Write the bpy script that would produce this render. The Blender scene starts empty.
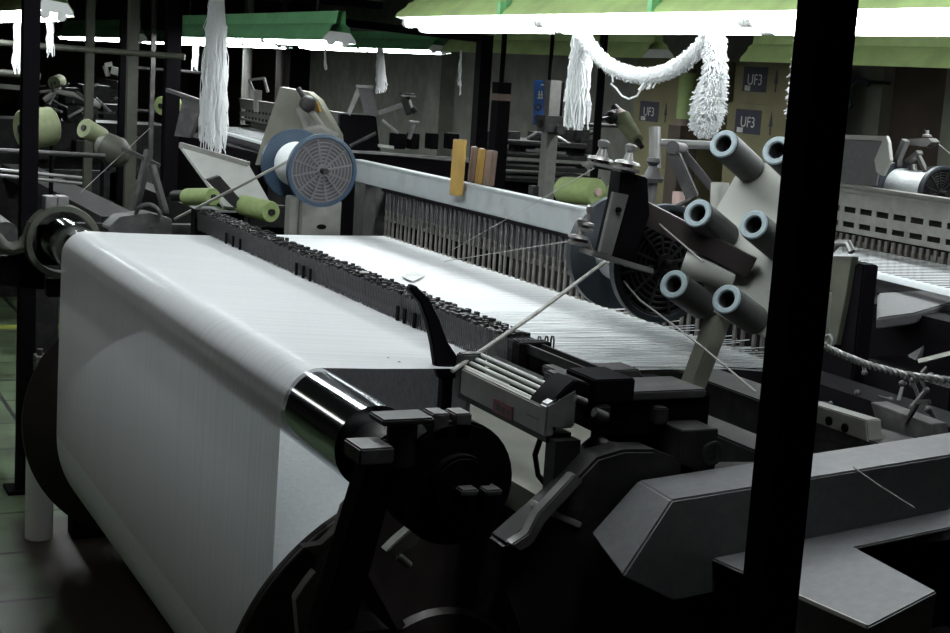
import bpy, bmesh, math, random
from mathutils import Vector as V, Matrix
random.seed(7)
SC = bpy.context.scene; COL = SC.collection
PI = math.pi

# ------------------------------------------------------------------ camera
F = 1500.0; EYE = V((0, 0, 1.85))
def _d(px, py): return V((px-475, py-316.5, F)).normalized()
_zn = -_d(-111, 9600); _y = _d(-255, 27); _y = (_y - _zn*_y.dot(_zn)).normalized(); _x = _y.cross(_zn)
RW = Matrix((_x, _y, _zn))                       # rows: world axes seen from the camera
cam = bpy.data.cameras.new('camera'); co = bpy.data.objects.new('camera', cam); COL.objects.link(co)
cam.sensor_width = 36; cam.lens = F/950*36; cam.clip_start = .05; cam.clip_end = 200
rt, dn, fw = RW.col[0], RW.col[1], RW.col[2]
m = Matrix((rt, -dn, -fw)).transposed().to_4x4(); m.translation = EYE
co.matrix_world = m; SC.camera = co

def at(px, py, x=None, y=None, z=None, d=None, pl=None):
    """the point of the place seen at a pixel, on a stated plane / depth"""
    r = RW @ V((px-475, py-316.5, F))
    if x is not None: t = x/r.x
    elif y is not None: t = y/r.y
    elif z is not None: t = (z-EYE.z)/r.z
    elif pl is not None: t = (pl[1]-EYE).dot(pl[0])/r.dot(pl[0])
    else: t = d/F
    return EYE + r*t

# ------------------------------------------------------------------ materials
def mat(name, col, rough=.5, metal=0., var=.25, scale=14., bump=0., spec=.5, dust=None, dscale=5.):
    m = bpy.data.materials.new(name); m.use_nodes = True
    nt = m.node_tree; b = nt.nodes['Principled BSDF']
    b.inputs['Roughness'].default_value = rough; b.inputs['Metallic'].default_value = metal
    b.inputs['Specular IOR Level'].default_value = spec
    tc = nt.nodes.new('ShaderNodeTexCoord'); n = nt.nodes.new('ShaderNodeTexNoise')
    n.inputs['Scale'].default_value = scale; n.inputs['Detail'].default_value = 5
    nt.links.new(tc.outputs['Object'], n.inputs['Vector'])
    r = nt.nodes.new('ShaderNodeValToRGB'); c = V(col)
    r.color_ramp.elements[0].position = .3; r.color_ramp.elements[1].position = .7
    r.color_ramp.elements[0].color = (*(c*(1-var)), 1); r.color_ramp.elements[1].color = (*(c*(1+var)), 1)
    nt.links.new(n.outputs['Fac'], r.inputs['Fac'])
    out = r.outputs['Color']
    if dust:
        n2 = nt.nodes.new('ShaderNodeTexNoise'); n2.inputs['Scale'].default_value = dscale; n2.inputs['Detail'].default_value = 8
        nt.links.new(tc.outputs['Object'], n2.inputs['Vector'])
        r2 = nt.nodes.new('ShaderNodeValToRGB'); r2.color_ramp.elements[0].position = .5; r2.color_ramp.elements[1].position = .72
        nt.links.new(n2.outputs['Fac'], r2.inputs['Fac'])
        mx = nt.nodes.new('ShaderNodeMix'); mx.data_type = 'RGBA'; mx.inputs['B'].default_value = (*dust, 1)
        nt.links.new(r2.outputs['Color'], mx.inputs['Factor']); nt.links.new(out, mx.inputs['A']); out = mx.outputs['Result']
    nt.links.new(out, b.inputs['Base Color'])
    if bump:
        bp = nt.nodes.new('ShaderNodeBump'); bp.inputs['Strength'].default_value = bump; bp.inputs['Distance'].default_value = .01
        nt.links.new(n.outputs['Fac'], bp.inputs['Height']); nt.links.new(bp.outputs['Normal'], b.inputs['Normal'])
    return m

def emis(name, col, s):
    m = bpy.data.materials.new(name); m.use_nodes = True; nt = m.node_tree
    nt.nodes.remove(nt.nodes['Principled BSDF']); e = nt.nodes.new('ShaderNodeEmission')
    e.inputs['Color'].default_value = (*col, 1); e.inputs['Strength'].default_value = s
    nt.links.new(e.outputs[0], nt.nodes['Material Output'].inputs[0]); return m

def warp_mat(name, cover, gap, freq, lo, hi, tlm):
    """white warp yarns lying side by side along X, dark slits between some of them"""
    m = bpy.data.materials.new(name); m.use_nodes = True; nt = m.node_tree; L = nt.links
    b = nt.nodes['Principled BSDF']; b.inputs['Base Color'].default_value = (.82, .835, .85, 1)
    b.inputs['Roughness'].default_value = .55; b.inputs['Sheen Weight'].default_value = .3
    tl = nt.nodes.new('ShaderNodeBsdfTranslucent'); tl.inputs['Color'].default_value = (.80, .80, .81, 1)
    tr = nt.nodes.new('ShaderNodeBsdfTransparent')
    tc = nt.nodes.new('ShaderNodeTexCoord'); mp = nt.nodes.new('ShaderNodeMapping')
    mp.inputs['Scale'].default_value = (.25, freq, .25); L.new(tc.outputs['Object'], mp.inputs['Vector'])
    n = nt.nodes.new('ShaderNodeTexNoise'); n.inputs['Scale'].default_value = 1; n.inputs['Detail'].default_value = 3
    L.new(mp.outputs[0], n.inputs['Vector'])
    sp = nt.nodes.new('ShaderNodeSeparateXYZ'); L.new(tc.outputs['Object'], sp.inputs[0])
    mr = nt.nodes.new('ShaderNodeMapRange')           # yarns lie sparser towards one selvedge
    mr.inputs[1].default_value = .0; mr.inputs[2].default_value = 1.5; mr.inputs[3].default_value = gap; mr.inputs[4].default_value = 0
    L.new(sp.outputs['Y'], mr.inputs[0])
    ad = nt.nodes.new('ShaderNodeMath'); ad.operation = 'SUBTRACT'; L.new(n.outputs['Fac'], ad.inputs[0]); L.new(mr.outputs[0], ad.inputs[1])
    rp = nt.nodes.new('ShaderNodeMapRange'); rp.inputs[1].default_value = lo; rp.inputs[2].default_value = hi
    rp.inputs[3].default_value = cover*.45; rp.inputs[4].default_value = cover; L.new(ad.outputs[0], rp.inputs[0])
    m1 = nt.nodes.new('ShaderNodeMixShader'); m1.inputs[0].default_value = tlm; L.new(b.outputs[0], m1.inputs[1]); L.new(tl.outputs[0], m1.inputs[2])
    m2 = nt.nodes.new('ShaderNodeMixShader'); L.new(rp.outputs[0], m2.inputs[0]); L.new(tr.outputs[0], m2.inputs[1]); L.new(m1.outputs[0], m2.inputs[2])
    L.new(m2.outputs[0], nt.nodes['Material Output'].inputs[0]); return m

def floor_mat():
    m = bpy.data.materials.new('green_floor_tiles'); m.use_nodes = True; nt = m.node_tree; L = nt.links
    b = nt.nodes['Principled BSDF']; b.inputs['Roughness'].default_value = .45
    tc = nt.nodes.new('ShaderNodeTexCoord'); br = nt.nodes.new('ShaderNodeTexBrick'); br.offset = 0
    br.inputs['Color1'].default_value = (.115, .17, .09, 1); br.inputs['Color2'].default_value = (.09, .135, .072, 1)
    br.inputs['Mortar'].default_value = (.006, .006, .005, 1); br.inputs['Scale'].default_value = 1
    br.inputs['Mortar Size'].default_value = .012; br.inputs['Brick Width'].default_value = .5; br.inputs['Row Height'].default_value = .5
    L.new(tc.outputs['Object'], br.inputs['Vector'])
    n = nt.nodes.new('ShaderNodeTexNoise'); n.inputs['Scale'].default_value = 3.5; n.inputs['Detail'].default_value = 9
    L.new(tc.outputs['Object'], n.inputs['Vector'])
    r = nt.nodes.new('ShaderNodeValToRGB'); r.color_ramp.elements[0].position = .38; r.color_ramp.elements[1].position = .62
    r.color_ramp.elements[0].color = (.3, .27, .22, 1); r.color_ramp.elements[1].color = (1, 1, 1, 1)
    L.new(n.outputs['Fac'], r.inputs['Fac'])
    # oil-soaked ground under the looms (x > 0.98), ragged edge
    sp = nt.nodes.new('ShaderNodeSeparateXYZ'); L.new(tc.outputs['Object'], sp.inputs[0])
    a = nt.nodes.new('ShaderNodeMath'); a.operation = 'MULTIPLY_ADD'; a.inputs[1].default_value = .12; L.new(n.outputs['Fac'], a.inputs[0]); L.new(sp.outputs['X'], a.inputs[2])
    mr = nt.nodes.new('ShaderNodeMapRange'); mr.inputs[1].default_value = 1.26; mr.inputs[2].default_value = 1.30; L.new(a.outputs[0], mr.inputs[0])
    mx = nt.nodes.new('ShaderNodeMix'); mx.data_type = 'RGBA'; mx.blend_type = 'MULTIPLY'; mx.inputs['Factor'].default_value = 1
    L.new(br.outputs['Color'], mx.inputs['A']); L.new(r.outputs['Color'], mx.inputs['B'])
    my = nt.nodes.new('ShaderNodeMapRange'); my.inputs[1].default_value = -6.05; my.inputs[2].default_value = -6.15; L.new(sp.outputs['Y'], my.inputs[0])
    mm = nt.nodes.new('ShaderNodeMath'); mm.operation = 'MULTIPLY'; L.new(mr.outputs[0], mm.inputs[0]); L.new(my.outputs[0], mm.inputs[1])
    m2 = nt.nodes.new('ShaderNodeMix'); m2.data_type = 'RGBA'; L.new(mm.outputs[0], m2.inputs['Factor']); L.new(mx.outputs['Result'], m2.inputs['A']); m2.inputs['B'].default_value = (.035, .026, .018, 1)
    L.new(m2.outputs['Result'], b.inputs['Base Color']); return m

K = dict(
 black=mat('black_paint', (.0025, .002, .003), .7, spec=.05),
 iron=mat('oily_dark_iron', (.007, .0065, .007), .55, 0., dust=(.024, .022, .021), dscale=16, spec=.25),
 dark=mat('dark_grey_steel', (.028, .026, .027), .6, .1, dust=(.07, .068, .066), dscale=20),
 steel=mat('worn_steel', (.20, .20, .195), .4, .5, dust=(.12, .115, .11)),
 alu=mat('cast_aluminium_rail', (.30, .325, .33), .5, .2, var=.12, scale=9, dust=(.23, .24, .24), dscale=9),
 grey=mat('grey_enamel', (.20, .20, .185), .5, var=.12, scale=30, dust=(.15, .145, .13)),
 pale=mat('pale_grey_enamel', (.36, .365, .33), .5, var=.1, scale=6, dust=(.26, .26, .235)),
 cover=mat('charcoal_grey_cover', (.080, .080, .084), .5, var=.12, scale=70, dust=(.10, .10, .10), dscale=34),
 chrome=mat('polished_chrome', (.60, .63, .66), .115, 1., var=.05, scale=40),
 yarn=mat('white_wound_yarn', (.80, .84, .85), .7, var=.05, scale=80, bump=.2),
 fluff=mat('white_cotton_waste', (.86, .88, .88), .9, var=.06, scale=40),
 flange=mat('dark_brown_flange', (.034, .027, .026), .45, .2, var=.2),
 flangein=mat('spool_disc_dark_grey', (.030, .028, .030), .5, var=.2),  # dark grey disc behind the spool ribs
 blue=mat('blue_spool_plastic', (.009, .026, .050), .5, var=.15),
 navy=mat('dark_blue_spool_plastic', (.010, .015, .022), .5, var=.15),
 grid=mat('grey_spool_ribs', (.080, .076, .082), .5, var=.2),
 tubeb=mat('dark_grey_cardboard_tube', (.030, .032, .032), .6, var=.2, scale=40),
 tubee=mat('pale_blue_tube_rim', (.22, .275, .295), .55, var=.15, scale=60),
 heddle=mat('heddle_steel', (.16, .15, .14), .4, .6, var=.3, scale=40),
 tip=mat('heddle_tip_steel', (.30, .275, .24), .35, .6, var=.2),
 drop=mat('drop_wire_steel', (.060, .056, .060), .5, .2, var=.35, scale=60),
 lint=mat('grey_lint', (.34, .33, .31), .9, var=.3, scale=60),
 green=mat('green_lamp_shade', (.50, .66, .27), .45, var=.12, scale=8, dust=(.36, .46, .20)),
 dgreen=mat('mid_green_lamp_shade', (.20, .52, .24), .45, var=.15, scale=8),
 white=mat('white_reflector_enamel', (.86, .88, .86), .4, var=.02),
 wood=mat('yellow_varnished_wood', (.25, .155, .035), .45, var=.2, scale=12),
 wood2=mat('pinkish_brown_wood', (.11, .072, .055), .55, var=.25, scale=14),
 carton=mat('brown_carton', (.165, .150, .080), .8, var=.15, scale=5),
 ink=mat('navy_print', (.02, .022, .04), .7),
 inkw=mat('pale_print', (.42, .44, .40), .7),
 gcone=mat('pale_green_yarn', (.22, .29, .11), .75, var=.1, scale=40, bump=.1),
 ccone=mat('cream_green_yarn', (.15, .172, .092), .75, var=.12, scale=40, bump=.1),
 wall=mat('grey_plaster_wall', (.20, .20, .175), .85, var=.16, scale=7, dust=(.14, .14, .118), dscale=3),
 wallg=mat('green_painted_plaster', (.24, .31, .20), .8, var=.1, scale=5),
 dwall=mat('dark_brown_boards', (.05, .036, .026), .8, var=.3, scale=4),
 ceil=mat('dark_ceiling', (.03, .03, .03), .9),
 olive=mat('olive_painted_steel', (.035, .038, .026), .6, dust=(.055, .055, .04)),
 tray=mat('olive_grey_sheet_metal', (.155, .158, .125), .55, var=.15, scale=10),
 wgrey=mat('white_grey_panel', (.36, .37, .35), .6, var=.08),
 red=mat('dark_red_plastic', (.13, .016, .026), .5),
 sblue=mat('blue_sign_enamel', (.008, .07, .26), .45, var=.2),
 pink=mat('pinkish_bobbin', (.42, .30, .27), .6),
 yellow=mat('yellow_floor_paint', (.36, .40, .06), .6, dust=(.2, .2, .05)),
 clear=mat('grey_plastic_card', (.52, .54, .53), .35),
 tube=emis('fluorescent_tube_light', (.93, .985, 1.0), 34.),
 tubem=emis('dimmer_fluorescent_tube_light', (.92, .98, 1.0), 42.),
 tubed=emis('weak_fluorescent_tube_light', (1.0, .97, .98), 4.0),  # weaker tubes, strength set low to balance the hanging sheet
 warp=warp_mat('white_warp_yarns', .85, .02, 520., .26, .44, .32),
 warpb=warp_mat('white_warp_yarns_open', .97, .20, 150., .32, .46, .12),
 floor=floor_mat())

# ------------------------------------------------------------------ mesh helpers
def basis(ax):
    ax = V(ax).normalized(); u = ax.orthogonal().normalized(); return ax, u, ax.cross(u)

class M:
    def __init__(s): s.bm = bmesh.new()
    def face(s, vs, mi=0):
        try: f = s.bm.faces.new(vs); f.material_index = mi; return f
        except ValueError: return None
    def poly(s, pts, mi=0): return s.face([s.bm.verts.new(p) for p in pts], mi)
    def hexa(s, p, mi=0):
        v = [s.bm.verts.new(q) for q in p]
        for i in ((3,2,1,0),(4,5,6,7),(0,1,5,4),(1,2,6,5),(2,3,7,6),(3,0,4,7)): s.face([v[k] for k in i], mi)
    def box(s, a, b, mi=0):
        (x0,y0,z0),(x1,y1,z1) = a, b
        x0,x1 = min(x0,x1),max(x0,x1); y0,y1 = min(y0,y1),max(y0,y1); z0,z1 = min(z0,z1),max(z0,z1)
        s.hexa([(x0,y0,z0),(x1,y0,z0),(x1,y1,z0),(x0,y1,z0),(x0,y0,z1),(x1,y0,z1),(x1,y1,z1),(x0,y1,z1)], mi)
    def bar(s, p, q, w, h, up=(0,0,1), mi=0):
        p, q = V(p), V(q); ax = (q-p).normalized(); sd = ax.cross(V(up))
        if sd.length < 1e-4: sd = ax.orthogonal()
        sd.normalize(); u = sd.cross(ax).normalized(); a = sd*w/2; b = u*h/2
        s.hexa([p-a-b,p+a-b,q+a-b,q-a-b,p-a+b,p+a+b,q+a+b,q-a+b], mi)
    def loops(s, rings, mi=0, caps=True, closed=False):
        R = [[s.bm.verts.new(p) for p in r] for r in rings]; n = len(R[0])
        pr = list(zip(R, R[1:])) + ([(R[-1], R[0])] if closed else [])
        for a, b in pr:
            for i in range(n): s.face([a[i], a[(i+1)%n], b[(i+1)%n], b[i]], mi)
        if caps and not closed: s.face(R[0][::-1], mi); s.face(R[-1], mi)
    def lathe(s, c, ax, prof, n=24, mi=0, caps=True, closed=False):
        ax, u, w = basis(ax); c = V(c)
        s.loops([[c+ax*h+(u*math.cos(2*PI*i/n)+w*math.sin(2*PI*i/n))*max(r,1e-4) for i in range(n)] for h, r in prof], mi, caps, closed)
    def cyl(s, p, q, r, r2=None, n=16, mi=0, caps=True):
        p, q = V(p), V(q); s.lathe(p, q-p, [(0, r), ((q-p).length, r if r2 is None else r2)], n, mi, caps)
    def pipe(s, p, q, ro, ri, n=24, mi=0):
        p, q = V(p), V(q); L = (q-p).length; e = min(.003, (ro-ri)*.3)
        s.lathe(p, q-p, [(e,ro),(L-e,ro),(L,ro-e),(L,ri+e),(L-e,ri),(e,ri),(0,ri+e),(0,ro-e)], n, mi, False, True)
    def tube(s, pts, r, n=6, mi=0):
        pts = [V(p) for p in pts]; rings = []; u = None
        for i, p in enumerate(pts):
            t = (pts[min(i+1,len(pts)-1)] - pts[max(i-1,0)])
            if t.length < 1e-7: t = V((0,0,1))
            t.normalize()
            u = (t.orthogonal() if u is None else u - t*u.dot(t)).normalized(); w = t.cross(u)
            rr = r[i] if isinstance(r, (list, tuple)) else r
            rings.append([p+(u*math.cos(2*PI*k/n)+w*math.sin(2*PI*k/n))*rr for k in range(n)])
        s.loops(rings, mi)
    def ring(s, c, ax, R, r, n=28, k=8, mi=0, a0=0, a1=2*PI):
        ax, u, w = basis(ax); c = V(c); full = abs(a1-a0-2*PI) < 1e-6; m = n if full else n+1; rg = []
        for i in range(m):
            a = a0+(a1-a0)*i/n; d = u*math.cos(a)+w*math.sin(a)
            rg.append([c+d*(R+r*math.cos(2*PI*j/k))+ax*r*math.sin(2*PI*j/k) for j in range(k)])
        s.loops(rg, mi, not full, full)
    def prism(s, pts, vec, mi=0):
        pts = [V(p) for p in pts]; vec = V(vec)
        a = [s.bm.verts.new(p) for p in pts]; b = [s.bm.verts.new(p+vec) for p in pts]; n = len(a)
        s.face(a[::-1], mi); s.face(b, mi)
        for i in range(n): s.face([a[i], a[(i+1)%n], b[(i+1)%n], b[i]], mi)
    def sph(s, c, r, mi=0, sc=(1,1,1), n=12):
        s.lathe(c, (0,0,1), [(-r*sc[2]*math.cos(PI*i/8), r*math.sin(PI*i/8)) for i in range(9)], n, mi, False)

WT = {}
def build(s, name, mats, parent=None, bev=0, smooth=True):
    bm = s.bm; bmesh.ops.recalc_face_normals(bm, faces=bm.faces)
    if bev:
        es = [e for e in bm.edges if len(e.link_faces) == 2 and e.calc_face_angle(0) > .6]
        bmesh.ops.bevel(bm, geom=es, offset=bev, segments=2, affect='EDGES', clamp_overlap=True)
    for f in bm.faces: f.smooth = smooth
    for e in bm.edges:
        if len(e.link_faces) == 2 and e.calc_face_angle(0) > .65: e.smooth = False
    if parent is None:
        lo = V((min(v.co.x for v in bm.verts), min(v.co.y for v in bm.verts), min(v.co.z for v in bm.verts)))
        hi = V((max(v.co.x for v in bm.verts), max(v.co.y for v in bm.verts), max(v.co.z for v in bm.verts)))
        org = V(((lo.x+hi.x)/2, (lo.y+hi.y)/2, lo.z))
        for v in bm.verts: v.co -= org
    me = bpy.data.meshes.new(name); bm.to_mesh(me); bm.free()
    for k in (mats if isinstance(mats, (list, tuple)) else [mats]): me.materials.append(K[k])
    o = bpy.data.objects.new(name, me); COL.objects.link(o)
    if parent is None: o.location = org; WT[o] = org
    else:
        o.parent = parent; o.location = -WT[parent]; WT[o] = V((0,0,0))
    return o
M.build = build
def tag(o, label, cat, group=None):
    o['label'] = label; o['category'] = cat
    if group: o['group'] = group
    return o
def stuff(o): o['kind'] = 'stuff'; return o
def struct(o): o['kind'] = 'structure'; return o
def thing(name, label, cat, loc, group=None):
    o = bpy.data.objects.new(name, None); COL.objects.link(o); o.location = loc; o.empty_display_size = .1
    WT[o] = V(loc); return tag(o, label, cat, group)
def kids(o): return list(o.children)
def copy_tree(o, d=(0,0,0), label=None, parent=None):
    c = o.copy(); COL.objects.link(c)
    if parent: c.parent = parent
    else:
        c.location = V(o.location)+V(d); WT[c] = V(c.location)
        if label: c['label'] = label
    for ch in kids(o): copy_tree(ch, parent=c)
    return c
def copy_part(o, d):
    c = o.copy(); COL.objects.link(c); c.location = V(o.location)+V(d); return c
def text_mesh(body, size, loc, ax_x, ax_y, k, parent, name='lettering', depth=.0006):
    cu = bpy.data.curves.new(name, 'FONT'); cu.body = body; cu.size = size; cu.extrude = depth; cu.align_x = 'CENTER'; cu.align_y = 'CENTER'
    t = bpy.data.objects.new(name, cu); COL.objects.link(t); bpy.context.view_layer.update()
    me = bpy.data.meshes.new_from_object(t.evaluated_get(bpy.context.evaluated_depsgraph_get()))
    COL.objects.unlink(t); bpy.data.objects.remove(t)
    X = V(ax_x).normalized(); Yv = V(ax_y).normalized(); Z = X.cross(Yv)
    mt = Matrix((X, Yv, Z)).transposed().to_4x4(); mt.translation = V(loc); me.transform(mt)
    me.materials.clear(); me.materials.append(K[k])
    o = bpy.data.objects.new(name, me); COL.objects.link(o); o.parent = parent; o.location = -WT[parent]; WT[o] = V((0,0,0)); return o

# ------------------------------------------------------------------ setting
ZC = 3.9
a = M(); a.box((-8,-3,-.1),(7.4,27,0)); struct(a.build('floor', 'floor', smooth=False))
a = M(); a.box((-8,-3,ZC),(7.4,27,ZC+.1)); struct(a.build('ceiling', 'ceil'))
a = M(); a.box((-8,27,0),(7.4,27.15,ZC)); struct(a.build('wall_back', 'dwall'))
a = M(); a.box((-8.15,-3,0),(-8,27,ZC)); struct(a.build('wall_left', 'wall'))
a = M(); a.box((-8,-3.15,0),(7.4,-3,ZC)); struct(a.build('wall_front', 'wall'))
zg = at(489,52,x=7.2).z
yb_ = at(881,100,x=7.2).y; a = M(); a.box((7.2,yb_,0),(7.4,20.5,ZC)); struct(a.build('wall_right', 'wall'))
for y0_, y1_ in ((-3,yb_),(20.5,27)):
    a = M(); a.box((7.2,y0_,0),(7.4,y1_,ZC)); struct(a.build('wall_right', 'dwall'))
p0, p1 = at(433,100,x=7.1), at(446,100,x=7.1)
a = M(); a.box((7.02,p1.y,0),(7.2,p0.y,ZC)); struct(a.build('trim_1', 'wall'))
q = at(866,100,x=7.1); r = at(881,100,x=7.1)
a = M(); a.box((7.1,r.y,0),(7.2,q.y,ZC)); struct(a.build('trim_2', 'tray'))
q = at(944,100,x=7.1); r = at(960,100,x=7.1)
a = M(); a.box((7.1,r.y,0),(7.2,q.y,ZC)); struct(a.build('trim_3', 'tray'))
yl = at(30,327,z=0).y
a = M(); a.box((-7.9,yl-.07,0),(2.6,yl+.07,.003)); struct(a.build('trim_4', 'yellow'))

# ------------------------------------------------------------------ lamps
def lamp(label, xn, zn, xf, zf, y0, y1, shade='green', clips=(), H=.15, tube='tube', tz=-.010):
    """hanging fluorescent lamp: near lip (xn,zn), far lip (xf,zf), from y0 to y1"""
    L = thing('fluorescent_lamp', label, 'lamp', ((xn+xf)/2, (y0+y1)/2, min(zn,zf)), 'hanging fluorescent lamps')
    N, Fp = V((xn,0,zn)), V((xf,0,zf)); w = (Fp-N).length; u = (Fp-N).normalized(); up = V((-u.z,0,u.x))
    prof = [(0,0),(.04*w,.022),(.2*w,.055),(.24*w,.075),(.36*w,.09),(.4*w,H),(.6*w,H),(.64*w,.09),(.76*w,.075),(.8*w,.055),(.96*w,.022),(w,0)]
    a = M(); t = .004
    def ring(y): return [V((0,y,0))+N+u*p+up*h for p, h in prof]
    A, B = ring(y0), ring(y1); vA = [a.bm.verts.new(p) for p in A]; vB = [a.bm.verts.new(p) for p in B]
    for i in range(len(A)-1): a.face([vA[i], vA[i+1], vB[i+1], vB[i]])
    sh = a.build('shade', shade, L)
    b = M(); prof = [(p*.97+.015*w, max(h-t, .001) if 0 < i < 11 else .0015) for i, (p, h) in enumerate(prof)]
    prof = [(p, min(h, .05)) for p, h in prof]
    A, B = ring(y0+.003), ring(y1-.003); vA = [b.bm.verts.new(p) for p in A]; vB = [b.bm.verts.new(p) for p in B]
    for i in range(len(A)-1): b.face([vA[i], vA[i+1], vB[i+1], vB[i]])
    b.build('reflector', 'white', L)
    for y in (y0, y1):
        c = M(); c.prism([V((0,y-.003,0))+N+u*(p)+up*h for p, h in prof], (0,.006,0)); c.build('end_cap', 'white', L)
    n = max(1, round((y1-y0)/1.25)); st = (y1-y0)/n
    for k in range(n):
        for f in (.3, .7):
            c = M(); q = N+u*(w*f)+up*tz
            c.cyl(q+V((0,y0+k*st+.03,0)), q+V((0,y0+(k+1)*st-.03,0)), .019, n=12); c.build('fluorescent_tube', tube, L)
            for yy in (y0+k*st+.018, y0+(k+1)*st-.018): c = M(); c.cyl(q+V((0,yy-.016,0)), q+V((0,yy+.016,0)), .02, n=10); c.build('tube_holder', 'white', L)
    for y in clips:
        c = M(); c.box((xn-.006,y-.012,zn), (xn+.02,y+.012,zn+.05)); c.bar(N+u*.02+up*.03+V((0,y,0)), N+u*(w*.42)+up*(H+.004)+V((0,y+.1,0)), .02, .012); c.build('clip', 'dgreen', L)
    for y in (y0+.35, y1-.35):
        c = M(); q = N+u*(w*.5)+up*H; c.cyl(V((q.x,y,q.z-.004)), V((q.x,y,ZC)), .006, n=6); c.build('hanger_rod', 'iron', L)
    return L
L1 = lamp('long pale green fluorescent lamp hanging over the nearest loom, white waste draped on it', 2.53, 2.072, 2.72, 2.03, 2.35, 6.12, 'green', (4.05, 5.1))
l2 = lamp('green lamp just behind the blue spool, end cut off by dark bracket bar', 2.50, 1.965, 2.68, 1.955, 6.95, 10.1, 'dgreen', tz=.004)
l3 = lamp('green lamp with a white strand hanging under its nearer end, before the grey wall', 4.62, 2.005, 4.82, 1.99, 10.5, 13.6, 'dgreen', tz=.004)
lamp('added green lamp lighting the far grey wall and farthest loom, partly hidden by the lamp behind the blue spool', 4.62, 2.0, 4.82, 1.99, 14.2, 20.0, 'dgreen', tz=.004)  # added lamp, brightens the far wall and the farthest loom
l4 = lamp('dim green lamp far off between the posts at upper left', 2.50, 1.95, 2.68, 1.935, 11.2, 14.0, 'dgreen', tz=.004)
l5 = lamp('green lamp in the top left corner with white tassels hanging from it', 1.1, 2.005, 1.27, 1.985, 6.65, 9.6, 'green')
l6 = lamp('bright yellow green lamp shade behind the thick black post at right', 4.62, 2.0, 4.84, 2.012, 2.4, 6.5, 'green', H=.17, tz=.024)
yl8 = at(642,57,x=4.62).y
l8 = lamp('dull green lamp shade above the blue sign and left stack of cartons', 4.62, 2.0, 4.84, 2.012, yl8, 10.25, 'green', H=.17, tz=.024)
l9 = lamp('fluorescent lamp above the drop wires of the nearest loom', 1.38, 2.42, 1.58, 2.42, 1.7, 5.9, 'green', tube='tubem')
l7 = lamp('fluorescent lamp over the aisle beside the big sheet of warp', -.1, 2.06, .1, 2.06, 3.0, 7.0, 'green', tube='tubed')

# ------------------------------------------------------------------ the nearest loom: frame
AX, AZ = 1.335, .511            # warp beam axis
lm = thing('weaving_loom', 'black cast frame of the nearest loom carrying the white warp sheet', 'loom', (1.7, 4.0, 0))
def arch(y, name):
    ps = [(505,545),(545,510),(572,485),(598,458),(625,450),(655,450),(705,470)]
    top = [at(*p, y=2.4) for p in ps]
    pts = [(p.x, p.z) for p in top]+[(2.4,1.06),(2.4,0),(2.15,0),(2.1,.55),(1.75,.6),(1.7,0),(1.45,0),(1.4,.62),(1.27,.9)]
    a = M(); a.prism([(x,y,z) for x, z in pts], (0,.07,0)); return a.build(name, 'iron', lm, .006)
arch(2.40, 'side_frame'); arch(5.56, 'side_frame')
a = M(); a.box((2.3,2.47,.5),(2.42,5.56,.95)); a.box((2.3,2.47,.2),(2.38,5.56,.3)); a.build('cross_beam', 'iron', lm, .006)
a = M(); a.box((1.46,2.47,.94),(2.05,5.56,.965)); a.box((1.46,2.47,.965),(1.475,5.56,1.0)); a.build('guard_tray', 'tray', lm)
# stands that carry the whip roller: near post with top plate, bearing with pads
a = M()
pa = [at(*p, y=2.42) for p in ((372,452),(388,440),(412,440),(398,470),(352,640),(316,640))]
a.prism(pa, (0,.06,0)); a.box((pa[4].x-.05,2.40,0),(pa[4].x+.07,2.5,pa[4].z+.02))
a.build('roller_stand', 'black', lm, .004)
a = M(); c = at(397,420, y=2.40); a.box((c.x-.035,2.38,c.z-.006),(c.x+.065,2.45,c.z+.006)); a.cyl((c.x+.02,2.42,c.z-.09),(c.x+.02,2.42,c.z),.028)
a.build('top_plate', 'iron', lm, .003)
a = M(); q = at(380,445, y=2.36); a.box((q.x-.045,2.34,q.z-.03),(q.x+.02,2.42,q.z)); a.build('stop_block', 'dark', lm, .003)
a = M(); c = at(447,478, y=2.44); a.cyl((c.x,2.40,c.z),(c.x,2.50,c.z),.118,n=36); a.cyl((c.x,2.37,c.z),(c.x,2.40,c.z),.06,n=24)
a.build('bearing_housing', 'black', lm, .006)
for (px, py) in ((440,411),(462,411),(455,478),(478,478)):
    a = M(); q = at(px,py, y=2.42); y_ = 2.40 if py < 450 else 2.34; a.box((q.x-.022,y_,q.z-(.05 if py < 450 else .012)),(q.x+.012,2.45,q.z)); a.build('clamp_pad', 'dark', lm, .003)
a = M(); pts = [at(*p, y=2.37) for p in ((511,545),(520,552),(533,545),(545,524),(560,507),(584,481),(575,474),(552,499),(538,514),(528,534))]
a.prism(pts, (0,.029,0)); a.build('support_arm', 'steel', lm, .003)
a = M(); q = at(548,512, y=2.47); a.bar(at(535,505,y=2.42), at(575,522,y=2.42), .05,.012); a.build('arm_flange', 'grey', lm, .002)
a = M(); pts = [at(*p, y=2.62) for p in ((303,548),(318,556),(338,545),(350,528),(352,500),(345,508),(338,530),(322,545))]
a.prism(pts, (0,.03,0)); pts = [at(*p, y=2.62) for p in ((296,600),(306,585),(316,572),(322,580),(315,640),(300,640))]; a.prism(pts,(0,.03,0))
a.build('brake_lever', 'grey', lm, .002)
a = M(); pts = [at(*p, y=2.55) for p in ((386,552),(398,556),(415,546),(432,520),(422,508),(410,530),(396,542))]
a.prism(pts, (0,.03,0)); a.cyl(at(398,556,y=2.55), at(410,566,y=2.55), .008); a.build('beam_catch', 'grey', lm, .002)
a = M(); b0 = at(615,452, y=2.44); a.lathe(b0-V((0,0,.05)), (0,0,1), [(0,.036),(.05,.036),(.052,.03),(.052,.018),(.03,.018)], 24); a.build('boss', 'dark', lm)
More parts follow.
